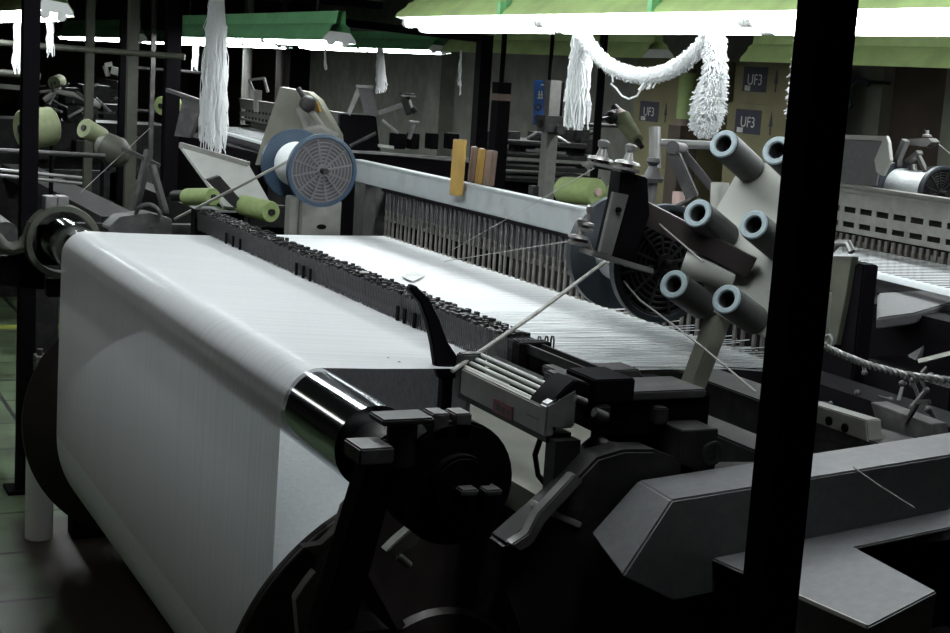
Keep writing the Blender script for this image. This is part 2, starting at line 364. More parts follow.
a = M(); a.tube([at(583,462,y=2.5),at(600,448,y=2.5),at(618,442,y=2.55)], [.03,.03,.022], 10); a.cyl(at(620,436,y=2.55), at(646,444,y=2.55), .016, mi=1); a.build('oil_pipe', ['dark','ccone'], lm)
a = M(); q = at(668,445, y=2.5); a.cyl(q, q+V((0,.16,0)), .045); q = at(690,452,y=2.42); a.box((q.x-.035,2.40,q.z-.05),(q.x+.05,2.5,q.z+.05)); a.ring(at(712,453,y=2.4), (0,1,0), .022,.005); a.build('drive_motor', 'iron', lm, .003)
# far end: ring bracket round the roller with pads, hook and dark plate
a = M(); a.pipe((1.040,5.56,1.149),(1.040,5.64,1.149),.136,.112,40); a.build('ring_bracket', 'olive', lm)
a = M()
for px in (51,63):
    q = at(px,203,y=5.6); a.box((q.x-.022,5.58,q.z-.03),(q.x+.018,5.66,q.z+.025))
a.build('bracket_lug', 'steel', lm, .003)
a = M(); a.tube([at(*p,y=5.6) for p in ((32,222),(29,236),(22,246),(12,249),(3,246),(-4,236))], [.02,.024,.026,.026,.024,.02], 10); a.build('hook_arm', 'olive', lm)
a = M(); a.prism([at(*p,y=5.66) for p in ((27,240),(20,252),(8,256),(0,256),(0,285),(45,290),(45,262))],(0,.04,0)); a.box((1.1,5.6,0),(1.3,5.7,.98)); a.box((1.0,5.66,.93),(1.3,5.7,1.0)); a.build('end_plate', 'black', lm, .004)
a = M(); a.prism([at(*p,y=5.6) for p in ((108,228),(120,217),(150,213),(172,219),(172,240),(108,240))],(0,.12,0)); a.ring(at(148,216,y=5.6),(.4,1,.2),.045,.009); a.build('far_bracket', 'dark', lm, .003)
for k in range(9):
    a = M(); q = at(34,356+3.6*k,y=6.1); a.box((q.x,6.05,q.z-.004),(q.x+.05,6.12,q.z+.006)); s_ = a.build('spring_coil', 'grey', lm)
a = M(); q = at(39,370,y=6.1); a.cyl((q.x,6.085,0),(q.x,6.085,q.z+.09),.012); a.build('spring_rod', 'dark', lm)

# warp beam
wb = thing('warp_beam', 'big warp beam full of white yarn between dark flanges, low in the nearest loom', 'warp beam', (AX, 4.1, .06))
a = M(); a.cyl((AX,2.825,AZ),(AX,5.225,AZ),.370,n=96); a.build('yarn_winding', 'yarn', wb)
for y, s_, fr in ((2.80, -1, .49), (5.42, 1, .458)):
    a = M(); a.lathe((AX,y,AZ),(0,s_,0),[(-.012,fr-.007),(-.008,fr),(.008,fr),(.012,fr-.007),(.008,.43),(.006,.42),(.004,.2),(.02,.19),(.02,.05)],96); f = a.build('flange', 'flange', wb)
    b = M(); b.ring((AX,y-s_*-.010,AZ),(0,1,0),fr-.006,.005,96,6); b.build('rim', 'steel', f)
    b = M()
    for k in range(6):
        an = k*PI/3; b.bar((AX+.2*math.cos(an),y+s_*.015,AZ+.2*math.sin(an)),(AX+.42*math.cos(an),y+s_*.012,AZ+.42*math.sin(an)),.02,.03,(0,1,0))
    b.build('spoke', 'flange', f)
a = M(); a.cyl((AX,2.40,AZ),(AX,5.63,AZ),.045); a.cyl((AX,5.2,AZ),(AX,5.42,AZ),.2,n=32); a.build('shaft', 'iron', wb)

a = M(); a.box((1.462,2.99,.96),(1.472,5.50,1.185)); a.build('dark_screen', 'drop', lm, .001)  # added dark sheet, stands in for the gloom under the drop wires

# whip roller
wr = thing('whip_roller', 'polished chrome roller across the back of the nearest loom, warp wrapped over it', 'roller', (1.046, 4.0, 1.05))
a = M(); a.cyl((1.052,2.53,1.149),(1.052,5.64,1.149),.0805,n=72); a.build('roller_tube', 'chrome', wr)
a = M(); a.cyl((1.052,2.44,1.149),(1.052,2.53,1.149),.05); a.build('journal', 'iron', wr); a = M(); a.cyl((1.052,5.64,1.149),(1.052,5.70,1.149),.05); a.build('journal', 'iron', wr)

# warp sheet over the roller to the heddles
prof = [(.9615,.515),(.9625,.7),(.9645,.9),(.9675,1.149)]
prof += [(1.052-.0845*math.cos(t), 1.149+.0845*math.sin(t)) for t in [PI/2*k/12 for k in range(1,13)]]
prof += [(1.2,1.2235),(1.38,1.212),(1.54,1.2035),(1.75,1.2015)]
def sheet(prof, name, label, y0s, y1s, k, n=40):
    a = M(); g = []
    for i, (x, z) in enumerate(prof):
        g.append([a.bm.verts.new((x, y0s(x)+(y1s(x)-y0s(x))*j/n, z)) for j in range(n+1)])
    for i in range(len(prof)-1):
        for j in range(n): a.face([g[i][j], g[i+1][j], g[i+1][j+1], g[i][j+1]])
    return tag(a.build(name, k), label, 'warp sheet')
ws = sheet(prof, 'warp_sheet', 'large white sheet of warp yarn hanging over the chrome roller to the drop wires', lambda x: 2.83 if x < .97 else 2.83+.03*min(1,(x-.97)/.08) if x < 1.1 else 2.86+.11*(x-1.1)/.6, lambda x: 5.21 if x < 1.1 else 5.21+.22*(x-1.1)/.6, 'warp')
def base_origin_y(o, y):       # object-space Y starts at the near selvedge
    d = y-o.location.y; o.data.transform(Matrix.Translation((0,-d,0))); o.location.y = y
base_origin_y(ws, 2.83)
w2 = sheet([(1.752,1.2015),(1.9,1.2),(2.1,1.2),(2.262,1.2)], 'warp_sheet', 'white warp yarns lying flat between the drop wires and the heddle row', lambda x: 2.94-.08*(x-1.75)/.5, lambda x: 5.44, 'warpb')
base_origin_y(w2, 2.86)
a = M()
for k in range(46):
    y = 2.80+k*.014*(1+k*.006)+random.uniform(-.003,.003); j = random.uniform(-.02,.02)
    a.tube([(1.78,y+.08+j*.3,1.2035),(2.02,y+.03,1.205+random.uniform(0,.012)),(2.27,y+j,1.205+random.uniform(-.012,.03))], .0011, 4)
tag(stuff(a.build('loose_warp_threads', 'yarn')), 'separate white threads fanning into the near end of the heddle row', 'threads')
a = M(); pts = [at(*p, z=1.206) for p in ((402,277),(413,271.5),(425,276),(413,282))]; a.prism(pts,(0,0,.002)); tag(a.build('plastic_card', 'clear'), 'small grey plastic card lying on the white warp past the drop wires', 'card')

# drop wire bank
db = thing('drop_wire_bank', 'long dark bank of drop wires standing across the white warp sheet', 'drop wire bank', (1.645, 4.2, 1.2))
rows = [1.528+.012*i for i in range(6)]
a = M(); n_w = 0
proto = None
for ri, x in enumerate(rows):
    y = 2.92
    while y < 5.5:
        y += .0115 if ri < 2 else .015
        z0, z1 = 1.205+random.uniform(0,.006), 1.272+random.uniform(-.004,.006)
        if ri == 0 and n_w < 100:
            if proto is None:
                b = M(); b.prism([(x-.005,-.0035,.012),(x-.005,0,.004),(x-.005,.0035,.012),(x-.005,.0035,.074),(x-.005,-.0035,.074)],(.0016,0,0)); proto = b.build('drop_wire', 'drop', db); proto.location = -WT[db]+V((0,y,1.2)); n_w += 1
            else:
                c = proto.copy(); COL.objects.link(c); c.location = -WT[db]+V((0,y,1.2+random.uniform(-.004,.004))); n_w += 1
        else: a.box((x-.0058,y-.0034,z0),(x-.0042,y+.0034,z1))
wires = stuff(a.build('drop_wire_rows', 'drop', db, smooth=False))
for i, x in enumerate(rows):
    a = M(); y0 = 2.88-(.30 if i % 3 == 1 else .0)
    a.box((x-.003,y0,1.252),(x+.003,5.56,1.272))
    y = 2.95
    while y < 5.5:
        a.box((x-.0045,y,1.27),(x+.0045,y+random.uniform(.008,.02),1.276+random.uniform(0,.008))); y += random.uniform(.022,.05)
    a.build('contact_bar', 'iron', db, smooth=False)
for e0, e1, e2 in ((2.86,2.90,1.255),(5.54,5.60,1.26)):
    a = M(); a.box((1.52,e0,1.12),(1.60,e1,e2+.02)); a.build('end_block', 'black', db, .003)
for (u_, v_) in ((1.485,1.225),(1.62,1.215)):
    a = M(); a.box((u_,2.45,v_-.03),(u_+.028,2.95,v_+.004)); a.build('side_bar', 'iron', db, .003)
for i, px in enumerate((539,546,552)):
    c = at(px,345,x=1.66); a = M(); a.tube([c+V((0,-.008,-.03)), c+V((0,-.008,.012)), c+V((0,-.005,.02)), c+V((0,.003,.02)), c+V((0,.006,.012)), c+V((0,.006,-.03))], .0022, 6); a.build('wire_loop', 'dark' if i else 'steel', db)
for (px, py) in ((226,243),(296,277),(397,325)):
    for k, dy in enumerate((0, 7, 14) if px != 397 else (0, 7, 17)):
        c = at(px+dy, py+dy*.3, x=1.515); a = M(); a.box((1.512,c.y-.006,1.207),(1.518,c.y+.006,1.245)); a.build('clip', 'black', db)
a = M()
for k in range(60):
    y = random.uniform(2.95,5.5); x = random.choice(rows); a.sph((x+random.uniform(-.006,.006),y,1.278+random.uniform(0,.004)),random.uniform(.002,.004),0,(1,1,.6),6)
stuff(a.build('lint', 'lint', db))
c = at(364,281,x=1.6); a = M(); a.sph((1.55,at(364,281,x=1.55).y,1.285),.014,0,(.7,1.4,.2),14); a.build('paper_tag', 'pale', db)
for (p, q) in (((388,325),(388,360)),((399,331),(399,364)),((291,272),(288,262)),((308,276),(308,263))):
    P_, Q_ = at(*p,x=1.525), (at(*q,z=1.214) if q[1] > p[1] else at(*q,x=1.56)); a = M(); a.tube([P_,(P_+Q_)/2+V((0,0,.005)),Q_],.0012,4); a.sph(Q_,.006,0,n=8)
    a.build('hanging_thread', 'dark', db)

# heddle frame
hf = thing('heddle_frame', 'long grey aluminium heddle frame with hanging rows of dark heddles behind the warp', 'heddle frame', (2.3, 4.2, 1.1))
a = M(); a.box((2.25,2.86,1.385),(2.285,5.81,1.472)); a.box((2.246,2.86,1.464),(2.289,5.81,1.474)); a.build('top_rail', 'alu', hf, .002)
a = M(); a.box((2.244,2.86,1.374),(2.288,5.47,1.386)); a.build('hook_rail', 'black', hf, .002)
a = M(); a.box((2.37,2.90,1.285),(2.40,5.81,1.375)); a.build('rear_rail', 'grey', hf, .002)
a = M(); y = 2.92
a.box((2.365,2.90,1.272),(2.40,5.81,1.287)); a.box((2.365,2.90,1.235),(2.40,5.81,1.248))
while y < 5.78: a.box((2.366,y,1.246),(2.399,y+.05,1.274)); y += .10
a.build('slotted_rail', 'grey', hf)
for pa_, pb_ in (((2.26,5.72,.95),(2.40,5.80,1.39)),((2.25,5.66,.95),(2.30,5.71,1.39)),((2.26,2.84,.95),(2.30,2.87,1.47))):
    a = M(); a.box(pa_,pb_); a.build('frame_post', 'dark', hf, .003)
pr = None
for k in range(64):
    y = 2.89+k*.0405
    if pr is None:
        a = M(); x = 2.256
        a.box((x-.003,-.0055,-.195),(x+.003,.0055,-.075)); a.box((x-.003,-.0055,-.0751),(x+.003,.0055,.0),2); a.box((x-.005,-.0075,-.205),(x+.005,.0075,-.175),1)
        pr = a.build('heddle', ['heddle','tip','drop'], hf); pr.location = -WT[hf]+V((0,y,1.379))
    else:
        c = pr.copy(); COL.objects.link(c); c.location = -WT[hf]+V((0,y+random.uniform(-.005,.005),1.379+random.uniform(-.006,.003)))
a = M(); y = 2.83
while y < 5.46:
    y += .0205; a.box((2.272,y-.0018,1.29+random.uniform(-.02,.02)),(2.275,y+.0018,1.38))
stuff(a.build('heddle_wires', 'iron', hf, smooth=False))

# housing box under the far spool with oval badge
hb = thing('gear_housing', 'grey metal housing with a small dark oval badge below the blue spool', 'machine housing', (1.97, 5.55, 1.0))
c0, c1 = at(297,237,y=5.5), at(347,200,y=5.5)
a = M(); a.box((c0.x+.01,5.5,.96),(c1.x-.02,5.60,1.33)); a.build('body', 'grey', hb, .006)
c2 = at(285,235,y=5.52); a = M(); a.box((c2.x+.015,5.52,.96),(c0.x+.01,5.58,1.34)); a.build('side_plate', 'grey', hb, .004)
q = at(322,227,y=5.495); a = M(); a.lathe((q.x,5.5,q.z),(0,-1,0),[(0,.02),(.003,.019),(.004,.013)],24); o = a.build('badge', 'black', hb)
o.data.transform(Matrix.Translation((q.x,0,q.z)) @ Matrix.Diagonal((1,1,.5,1)) @ Matrix.Translation((-q.x,0,-q.z)))

# ------------------------------------------------------------------ spools
def spool(label, x, z, yf, yb, r, colr, ribs=True, yr=.64):
    S = thing('yarn_spool', label, 'spool', (x, (yf+yb)/2, z-r), 'flanged yarn spools')
    if x > 4:
        a = M(); a.box((x-.01,yb+.015,1.0),(x+.01,yb+.035,z+.01)); a.box((4.56,yb+.015,1.0),(x+.01,yb+.035,1.03)); a.build('bracket','iron',S)
    for y, sg in ((yf, -1), (yb, 1)):
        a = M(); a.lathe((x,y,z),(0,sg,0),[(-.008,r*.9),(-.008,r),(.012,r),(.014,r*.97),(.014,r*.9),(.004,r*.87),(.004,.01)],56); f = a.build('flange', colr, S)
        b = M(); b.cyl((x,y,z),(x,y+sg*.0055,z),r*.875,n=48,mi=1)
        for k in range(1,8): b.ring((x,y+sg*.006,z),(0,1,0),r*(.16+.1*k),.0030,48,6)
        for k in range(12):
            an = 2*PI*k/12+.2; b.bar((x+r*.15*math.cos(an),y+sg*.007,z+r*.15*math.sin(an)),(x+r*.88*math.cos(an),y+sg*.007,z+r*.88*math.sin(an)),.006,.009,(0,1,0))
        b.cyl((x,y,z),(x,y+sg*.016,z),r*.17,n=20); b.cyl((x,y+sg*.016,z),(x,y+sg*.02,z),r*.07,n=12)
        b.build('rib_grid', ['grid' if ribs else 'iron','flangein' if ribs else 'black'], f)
    a = M(); a.cyl((x,yf,z),(x,yb,z),r*yr,n=48); a.build('yarn_winding', 'yarn', S)
    a = M(); a.cyl((x,yf-.05,z),(x,yb+.05,z),.012); a.build('axle', 'iron', S)
    return S
spool('blue spool of white yarn with round ribbed end, at far end of nearest loom', 1.955, 1.455, 5.37, 5.68, .138, 'blue')
spool('dark navy spool of white yarn half hidden by black bracket near grey tubes', 1.93, 1.44, 2.95, 3.15, .140, 'navy', False, .5)
spool('spool of bright white yarn seen past the black post, behind the slotted rail', 4.72, 1.462, 5.06, 5.33, .118, 'navy', False, .74)
# yarns from the spools
def strand(name, label, pts, r, k='lint', g=None):
    a = M(); a.tube(pts, r, 6); return tag(a.build(name, k), label, 'yarn', g)
strand('selvedge_yarn', 'thick pale yarn running down from the blue spool to the drop wires', [at(288,161,x=1.87), at(232,190,x=1.72), at(175,219,x=1.60)], .006, 'pale')
strand('selvedge_yarn', 'thick pale yarn running from the navy spool over the drop wires to the curved lever', [at(606,261,x=1.86), at(535,314,x=1.62), at(452,371,x=1.36)], .005, 'lint')
for i, (pts, lb) in enumerate((
    ([(582,239,1.84),(440,262,2.2),(400,268,2.22)], 'thin thread slanting left from guide discs across the heddle row'),
    ([(598,166,1.86),(540,200,2.1),(452,250,2.22)], 'thin thread slanting down from the top of the black bracket over grey rail'),
    ([(628,168,1.88),(655,220,1.86),(703,262,1.85)], 'twisted cord running down from bracket top past the dark bar'),
    ([(608,263,1.85),(640,300,1.8),(700,345,1.75),(756,392,1.7)], 'thin cord slanting down right under the navy spool in front of the post'),
    ([(80,193,1.2),(110,165,1.5),(150,128,1.9)], 'thin dark thread rising right above the chrome roller end'),
    ([(846,462,2.0),(880,486,1.9),(915,508,1.85)], 'faint thread slanting over the upper grey cover right of the black post'),
    ([(925,130,4.9),(940,145,4.8),(955,158,4.7)], 'thin thread at the right edge above the white spool'))):
    a = M(); a.tube([at(p[0],p[1],x=p[2]) for p in pts], .0022 if i in (2,3) else .0014, 5); tag(a.build('thread', 'dark' if i == 5 else 'grey'), lb, 'thread')

# black yarn tension bracket in front of the navy spool
tb = thing('tension_bracket', 'black upright bracket with pale guide discs on top, in front of the navy spool', 'bracket', (1.86, 2.86, 1.2))
Y0 = 2.86
a = M(); a.prism([at(*p,y=Y0) for p in ((622,170),(648,178),(650,215),(634,262),(605,254),(618,200))],(0,.05,0)); a.build('upright', 'black', tb, .003)
a = M(); a.prism([at(*p,y=Y0-.012) for p in ((614,192),(629,195),(612,256),(600,252))],(0,.012,0)); a.build('face_strip', 'steel', tb, .001)
a = M(); q = at(619.5,210,y=Y0-.02); a.cyl(q,q+V((0,.012,0)),.006); a.build('bolt_hole', 'black', tb)
a = M(); a.prism([at(*p,y=Y0) for p in ((580,247),(640,265),(640,271),(578,252))],(0,-.06,0)); a.build('base_plate', 'steel', tb, .002)
def disc_stack(px, py, y, r, k='steel'):
    c = at(px,py,y=y); a = M(); a.lathe(c,(.15,0,1),[(-.012,r*.5),(-.01,r),(-.004,r),(-.002,r*.45),(.002,r*.45),(.004,r),(.010,r*.9),(.012,r*.4),(.03,r*.25),(.034,r*.4),(.045,r*.45),(.05,r*.2)],24); return a
for px, py, r in ((600,162,.030),(627,166,.030),(578,240,.024),(586,227,.018)):
    disc_stack(px,py,Y0-.0,r).build('guide_disc', 'steel', tb)
a = M(); a.bar(at(585,165,y=Y0), at(632,172,y=Y0), .03,.008); a.build('guide_plate', 'steel', tb, .001)
a = M(); a.cyl(at(586,240,y=Y0), at(590,252,y=Y0), .008); a.cyl(at(604,150,y=Y0),at(607,164,y=Y0),.006); a.build('guide_pin','steel',tb)
# carrying bar to the creel
cr = thing('yarn_creel', 'pale grey slanted creel board on a post carrying dark grey yarn tubes', 'creel', (1.9, 2.75, 0))
tdir = (RW @ V((.082,.045,.115))).normalized()
BC = at(740,240,d=3.42); pl = (tdir, BC)
a = M(); a.prism([at(*p,pl=pl) for p in ((741,165),(806,158),(800,350),(738,326),(704,306),(704,280),(716,250),(717,207))], tdir*.012); a.build('board', 'pale', cr, .002)
pt = at(714,310,pl=pl)+tdir*.03; pb = at(688,398,d=3.44); dd = (pb-pt).normalized(); pb2 = pt+dd*((pt.z-1.02)/-dd.z)
a = M(); a.bar(pt-dd*.06, pb2, .04,.05,(0,1,0)); a.build('post', 'tray', cr, .003)
a = M(); a.box((pb2.x-.05,pb2.y-.05,0),(pb2.x+.05,pb2.y+.05,1.03)); a.build('pedestal', 'iron', cr, .004)
a = M(); a.bar(at(632,206,d=3.42), at(752,268,d=3.36), .02,.05,(0,0,1)); a.build('carrying_bar', 'flange', cr, .002)
a = M(); p = at(684,262,d=3.42); q = at(735,278,d=3.40); a.cyl(p,q,.033,n=28); a.build('bar_sleeve', 'pale', cr)
tl = {'top': (723,143.5), 'b': (776,150), 'c': (697,213), 'd': (753,224.5), 'e': (673,284), 'f': (726,299)}
lbl = {'top': 'dark grey yarn tube highest on the creel board, free of the black post', 'b': 'dark grey yarn tube cut by the black post at the top of the creel',
       'c': 'dark grey yarn tube above the brown bar, left of its pair in the middle row', 'd': 'dark grey yarn tube in the middle row, right against the black post',
       'e': 'dark grey yarn tube lowest left on the creel, above the post foot', 'f': 'dark grey yarn tube lowest on the creel, touching the black post'}
for k, (px, py) in tl.items():
    e = at(px,py,pl=(tdir, BC-tdir*.15)); q = e+tdir*.15
    T = thing('yarn_tube', lbl[k], 'tube', e+tdir*.075-V((0,0,.03)), 'dark grey yarn tubes on the creel')
    a = M(); a.pipe(e+tdir*.004, q, .034, .018, 32); a.build('tube_body', 'tubeb', T)
    a = M(); a.pipe(e, e+tdir*.006, .0335, .019, 32); a.build('end_rim', 'tubee', T)
    a = M(); a.cyl(e+tdir*.03, q+tdir*.004, .012, n=16); a.build('peg', 'black', T)
# upper gear behind the tubes
gu = thing('weft_guide', 'dark pair of guide arms and pale pipe behind the creel tubes', 'guide', (2.1, 3.2, 1.2))
a = M(); a.bar(at(672,150,d=3.7), at(693,198,d=3.7), .03,.03); a.bar(at(681,150,d=3.74), at(716,193,d=3.74), .02,.02); a.cyl(at(672,148,d=3.68),at(682,150,d=3.76),.018); a.build('arm', 'dark', gu, .003)
a = M(); a.tube([at(690,200,d=3.6),at(668,210,d=3.58),at(660,222,d=3.56),at(672,218,d=3.55),at(700,200,d=3.6)],.006,6); a.build('loop','dark',gu)
a = M(); a.cyl(at(655,168,d=3.9),at(655,127,d=3.9),.016); a.build('pipe_post','steel',gu)
a = M(); a.cyl(at(655,143,d=3.9),at(725,146,d=3.9),.011); a.build('pipe','steel',gu)
a = M(); a.cyl(at(719,210,d=3.6),at(720,183,d=3.6),.022); a.build('sleeve','pale',gu)
a = M(); a.cyl(at(648,228,d=3.7),at(653,182,d=3.7),.012); a.lathe(at(652,178,d=3.7),(0,0,1),[(-.01,.026),(0,.03),(.008,.02),(.03,.010),(.04,.018),(.05,.014)],20); a.build('knob_stand','dark',gu)
a = M(); a.cyl(at(676,232,d=3.75),at(679,192,d=3.75),.016); a.build('bobbin','pink',gu)
a = M(); q = at(680,236,d=3.75); a.box((q.x-.16,q.y-.03,q.z-.05),(q.x+.12,q.y+.05,q.z)); a.cyl((2.16,2.79,0),(2.16,2.79,q.z-.03),.014); a.bar((q.x,q.y,q.z-.03),(2.17,2.79,q.z-.03),.03,.03); a.build('base','iron',gu,.004)

# curved black lever
a = M(); a.prism([at(*p,y=2.93) for p in ((410,286),(416,285),(430,300),(440,320),(448,342),(460,360),(462,378),(440,380),(436,366),(433,345),(428,322),(421,303),(411,291))],(0,.025,0))
a.box((1.375,2.935,1.0),(1.40,2.965,1.22)); tag(a.build('release_lever','black',bev=.004),'curved black horn shaped lever standing at the selvedge of the warp','lever')

# picking unit with rods and red plate
pu = thing('picking_unit', 'pale grey metal block with parallel rods and a dark red plate, beside the roller', 'machine unit', (1.42, 2.65, 1.15))
a = M(); a.box((1.385,2.48,1.165),(1.405,2.87,1.222)); a.build('front_plate','grey',pu,.003)
for i in range(4):
    a = M(); a.cyl((1.400+.0135*i,2.50,1.221+.008*i),(1.400+.0135*i,2.90,1.221+.008*i),.0048,n=12); a.build('rod','wgrey',pu)
a = M(); a.prism([(1.384,2.478,1.18),(1.384,2.478,1.228),(1.45,2.478,1.262),(1.45,2.478,1.18)],(0,.03,0)); a.build('end_block','steel',pu,.004)
a = M(); a.box((1.39,2.88,1.16),(1.45,2.91,1.25)); a.build('rear_block','dark',pu,.004)
a = M(); a.box((1.395,2.49,1.15),(1.45,2.90,1.168)); a.box((1.40,2.46,.96),(1.455,2.50,1.16)); a.build('base','iron',pu)
p, q = at(494,396,x=1.383), at(513,404,x=1.383); a = M(); a.box((1.382,q.y,p.z-.032),(1.386,p.y,p.z-.004)); rp = a.build('red_plate','red',pu)
a = M()
for k in range(3):
    yy = p.y-(p.y-q.y)*(.2+.28*k); a.box((1.381,yy-.010,p.z-.026),(1.3825,yy+.002,p.z-.012))
a.build('worn_lettering','flange',rp)
a = M(); a.tube([at(549,410,x=1.42),at(545,425,x=1.43),at(535,455,x=1.44),at(538,475,x=1.46),at(552,492,x=1.48)],.006,8); tag(a.build('cable','black'),'thin black cable hanging down from the end of the rod block','cable')

# black block with knob
bu = thing('clamp_block', 'black blocky clamp head with a round knob on top, before the creel post', 'clamp', (1.62, 2.5, 1.1))
Yb = 2.5
def pxbox(a, l, t, r, b, y0, y1, mi=0):
    p, q = at(l,t,y=y0), at(r,b,y=y0); a.box((p.x,y0,q.z),(q.x,y1,p.z),mi)
a = M(); pxbox(a,607,397,708,432,2.48,2.62); a.build('body','black',bu,.004)
a = M(); pxbox(a,632,392,706,398,2.47,2.60); a.build('cap_plate','dark',bu,.003)
a = M(); pxbox(a,572,382,604,420,2.50,2.62); a.build('side_block','iron',bu,.004)
a = M(); pxbox(a,596,380,634,402,2.46,2.58); a.build('top_block','black',bu,.003)
a = M(); a.prism([at(*p,y=2.48) for p in ((545,425),(549,406),(566,387),(575,380),(606,388),(604,396),(578,393),(562,404),(556,432))],(0,.08,0)); a.build('curved_cheek','black',bu,.003)
q = at(620,382,y=2.52); a = M(); a.lathe(q,(0,0,1),[(-.01,.022),(.004,.022),(.006,.017),(.012,.017),(.014,.01)],24); a.build('knob','dark',bu)
a = M(); pxbox(a,560,372,640,378,2.66,2.74); pxbox(a,612,372,640,392,2.7,2.78); a.build('rear_bar','dark',bu,.003)
a = M(); pxbox(a,650,380,668,396,2.62,2.68); a.build('stub','black',bu,.003)
a = M(); a.cyl(at(575,398,y=2.45),at(586,402,y=2.45),.007); a.build('pin','dark',bu)
a = M(); a.cyl(at(594,412,y=2.45),at(606,417,y=2.45),.010); a.build('pin','dark',bu)
a = M(); q = at(640,432,y=2.52); a.box((q.x-.08,2.5,1.05),(q.x+.1,2.58,q.z+.01)); a.build('foot','black',bu)

# ------------------------------------------------------------------ grey machine covers at the near end
c0 = at(640,480,z=1.09); n1 = V((-.085,0,1)).normalized(); pl1 = (n1, c0)
A_, B_, C_, D_ = [at(*p,pl=pl1) for p in ((638,480),(672,500),(956,454),(956,431))]
mc = thing('machine_cover', 'long charcoal grey machine cover with a chamfered left end, upper of the two', 'cover', (2.0, 2.4, .8))
a = M(); dz = V((0,0,-.16))
# chamfered face: down-left
E_, F_ = at(590,533,y=B_.y+.10), at(622,577,y=B_.y-.01)
a.poly([A_,B_,C_,D_]); a.poly([A_,E_,F_,B_]); a.poly([B_,F_,F_+V((.12,0,-.06)),C_+dz*1.2,C_]); a.poly([A_,D_,D_+dz*1.2,E_+V((.1,0,-.06)),E_]); a.poly([E_,E_+V((.1,0,-.06)),F_+V((.12,0,-.06)),F_]); a.poly([E_+V((.1,0,-.06)),D_+dz*1.2,C_+dz*1.2,F_+V((.12,0,-.06))]); a.poly([C_,C_+dz*1.2,D_+dz*1.2,D_])
bmesh.ops.remove_doubles(a.bm, verts=a.bm.verts, dist=1e-5); a.build('shell','cover',mc,.004)
a = M(); a.box((1.75,2.20,0),(2.35,2.36,.98)); a.build('pedestal','black',mc)
m2 = thing('machine_cover', 'lower charcoal grey machine cover with a cut out corner and painted highlight on its front edge, bottom right', 'cover', (1.9, 2.1, .5))
k0 = at(682,545,z=.97); n2 = V((-.10,0,1)).normalized(); pl2 = (n2, k0)
ps = [(682,545),(793,594),(868,627),(937,591),(855,547),(956,526),(956,487),(801,518),(700,538)]
T_ = [at(*p,pl=pl2) for p in ps]
a = M(); a.prism([p-V((0,0,.008)) for p in T_],(0,0,.008)); bm_ = a.bm; a.build('top_panel','cover',m2,.003)
a = M(); a.poly([T_[0]-V((0,0,.004)),T_[1]-V((0,0,.004)),T_[1]+V((.10,0,-.42)),T_[0]+V((.10,0,-.42))]); a.build('recess_shade','black',m2)  # black panel paints the shade of the recess
a = M(); a.poly([T_[1]-V((0,0,.004)),T_[2]-V((0,0,.004)),T_[2]+V((.03,0,-.42)),T_[1]+V((.03,0,-.42))]); a.poly([T_[2]-V((0,0,.004)),T_[3]-V((0,0,.004)),T_[3]+V((0,.02,-.42)),T_[2]+V((.03,0,-.42))])
bmesh.ops.remove_doubles(a.bm, verts=a.bm.verts, dist=1e-5); a.build('front_panel','cover',m2)
a = M(); a.bar(T_[1]+V((-.002,0,.001)),T_[2]+V((-.002,0,.001)),.004,.007); a.build('edge_strip','pale',m2)  # pale strip paints the highlight along the cover's front edge
a = M(); a.box((1.72,1.95,0),(2.15,2.15,.82)); a.build('pedestal','black',m2)

# ------------------------------------------------------------------ near black lamp post, right
a = M(); p, q = at(767,300,y=1.45), at(831,300,y=1.4)
a.box((p.x,1.4,0),(q.x,1.45,ZC)); tag(a.build('support_post','black',bev=.004),'thick black post standing close to the camera at right','post')

# ------------------------------------------------------------------ parts beyond the near covers, right
fb = thing('cloth_beam_frame', 'dark frame box with two round holes in its pale face, right of the black post', 'machine frame', (2.6, 3.1, 0))
p, q = at(812,408,x=2.55), at(868,447,x=2.55)
a = M(); a.prism([at(*t,x=2.55) for t in ((800,400),(866,420),(868,442),(858,447),(800,436))],(.05,0,0)); fp = a.build('face_plate','grey',fb,.003)
for px, py in ((828,421),(844,428)):
    c = at(px,py,x=2.545); a = M(); a.cyl(c,c+V((.02,0,0)),.012,n=20); a.build('hole','black',fp)
a = M(); a.box((2.55,q.y-.1,0),(2.7,p.y+1.8,p.z-.03)); a.build('base_beam','iron',fb,.004)
a = M(); a.prism([at(*t,x=2.75) for t in ((870,402),(930,424),(932,438),(880,436))],(.06,0,0)); a.bar(at(905,425,x=2.75),at(918,402,x=2.75),.012,.012); a.bar(at(918,402,x=2.75),at(930,402,x=2.75),.012,.012); a.build('lever_bracket','dark',fb,.002)
a = M(); a.prism([at(*t,x=2.75) for t in ((690,425),(760,462),(760,480),(690,447))],(.03,0,0)); a.prism([at(*t,x=2.62) for t in ((700,418),(745,440),(745,447),(700,426))],(.03,0,0)); a.build('front_rail','pale',fb,.002)
a = M(); rnd = random.Random(3)
for k in range(14):
    px, py = rnd.uniform(830,945), rnd.uniform(372,410); c = at(px,py,x=2.9+rnd.uniform(0,.2)); a.bar(c, c+V((rnd.uniform(-.03,.05),rnd.uniform(-.05,.05),rnd.uniform(-.06,.05))), .01,.01); a.sph(c,.01,0,n=8)
a.build('linkage','dark',fb)
a = M(); a.box((2.95,3.0,0),(3.1,4.2,.98)); a.build('rear_beam','black',fb)
P_ = [at(*t) if False else at(t[0],t[1],x=t[2]) for t in ((818,344,2.55),(845,356,2.6),(868,365,2.65),(905,375,2.7),(955,381,2.8))]
a = M()
def lerp(pts, t):
    t *= len(pts)-1; i = min(int(t), len(pts)-2); return pts[i].lerp(pts[i+1], t-i)
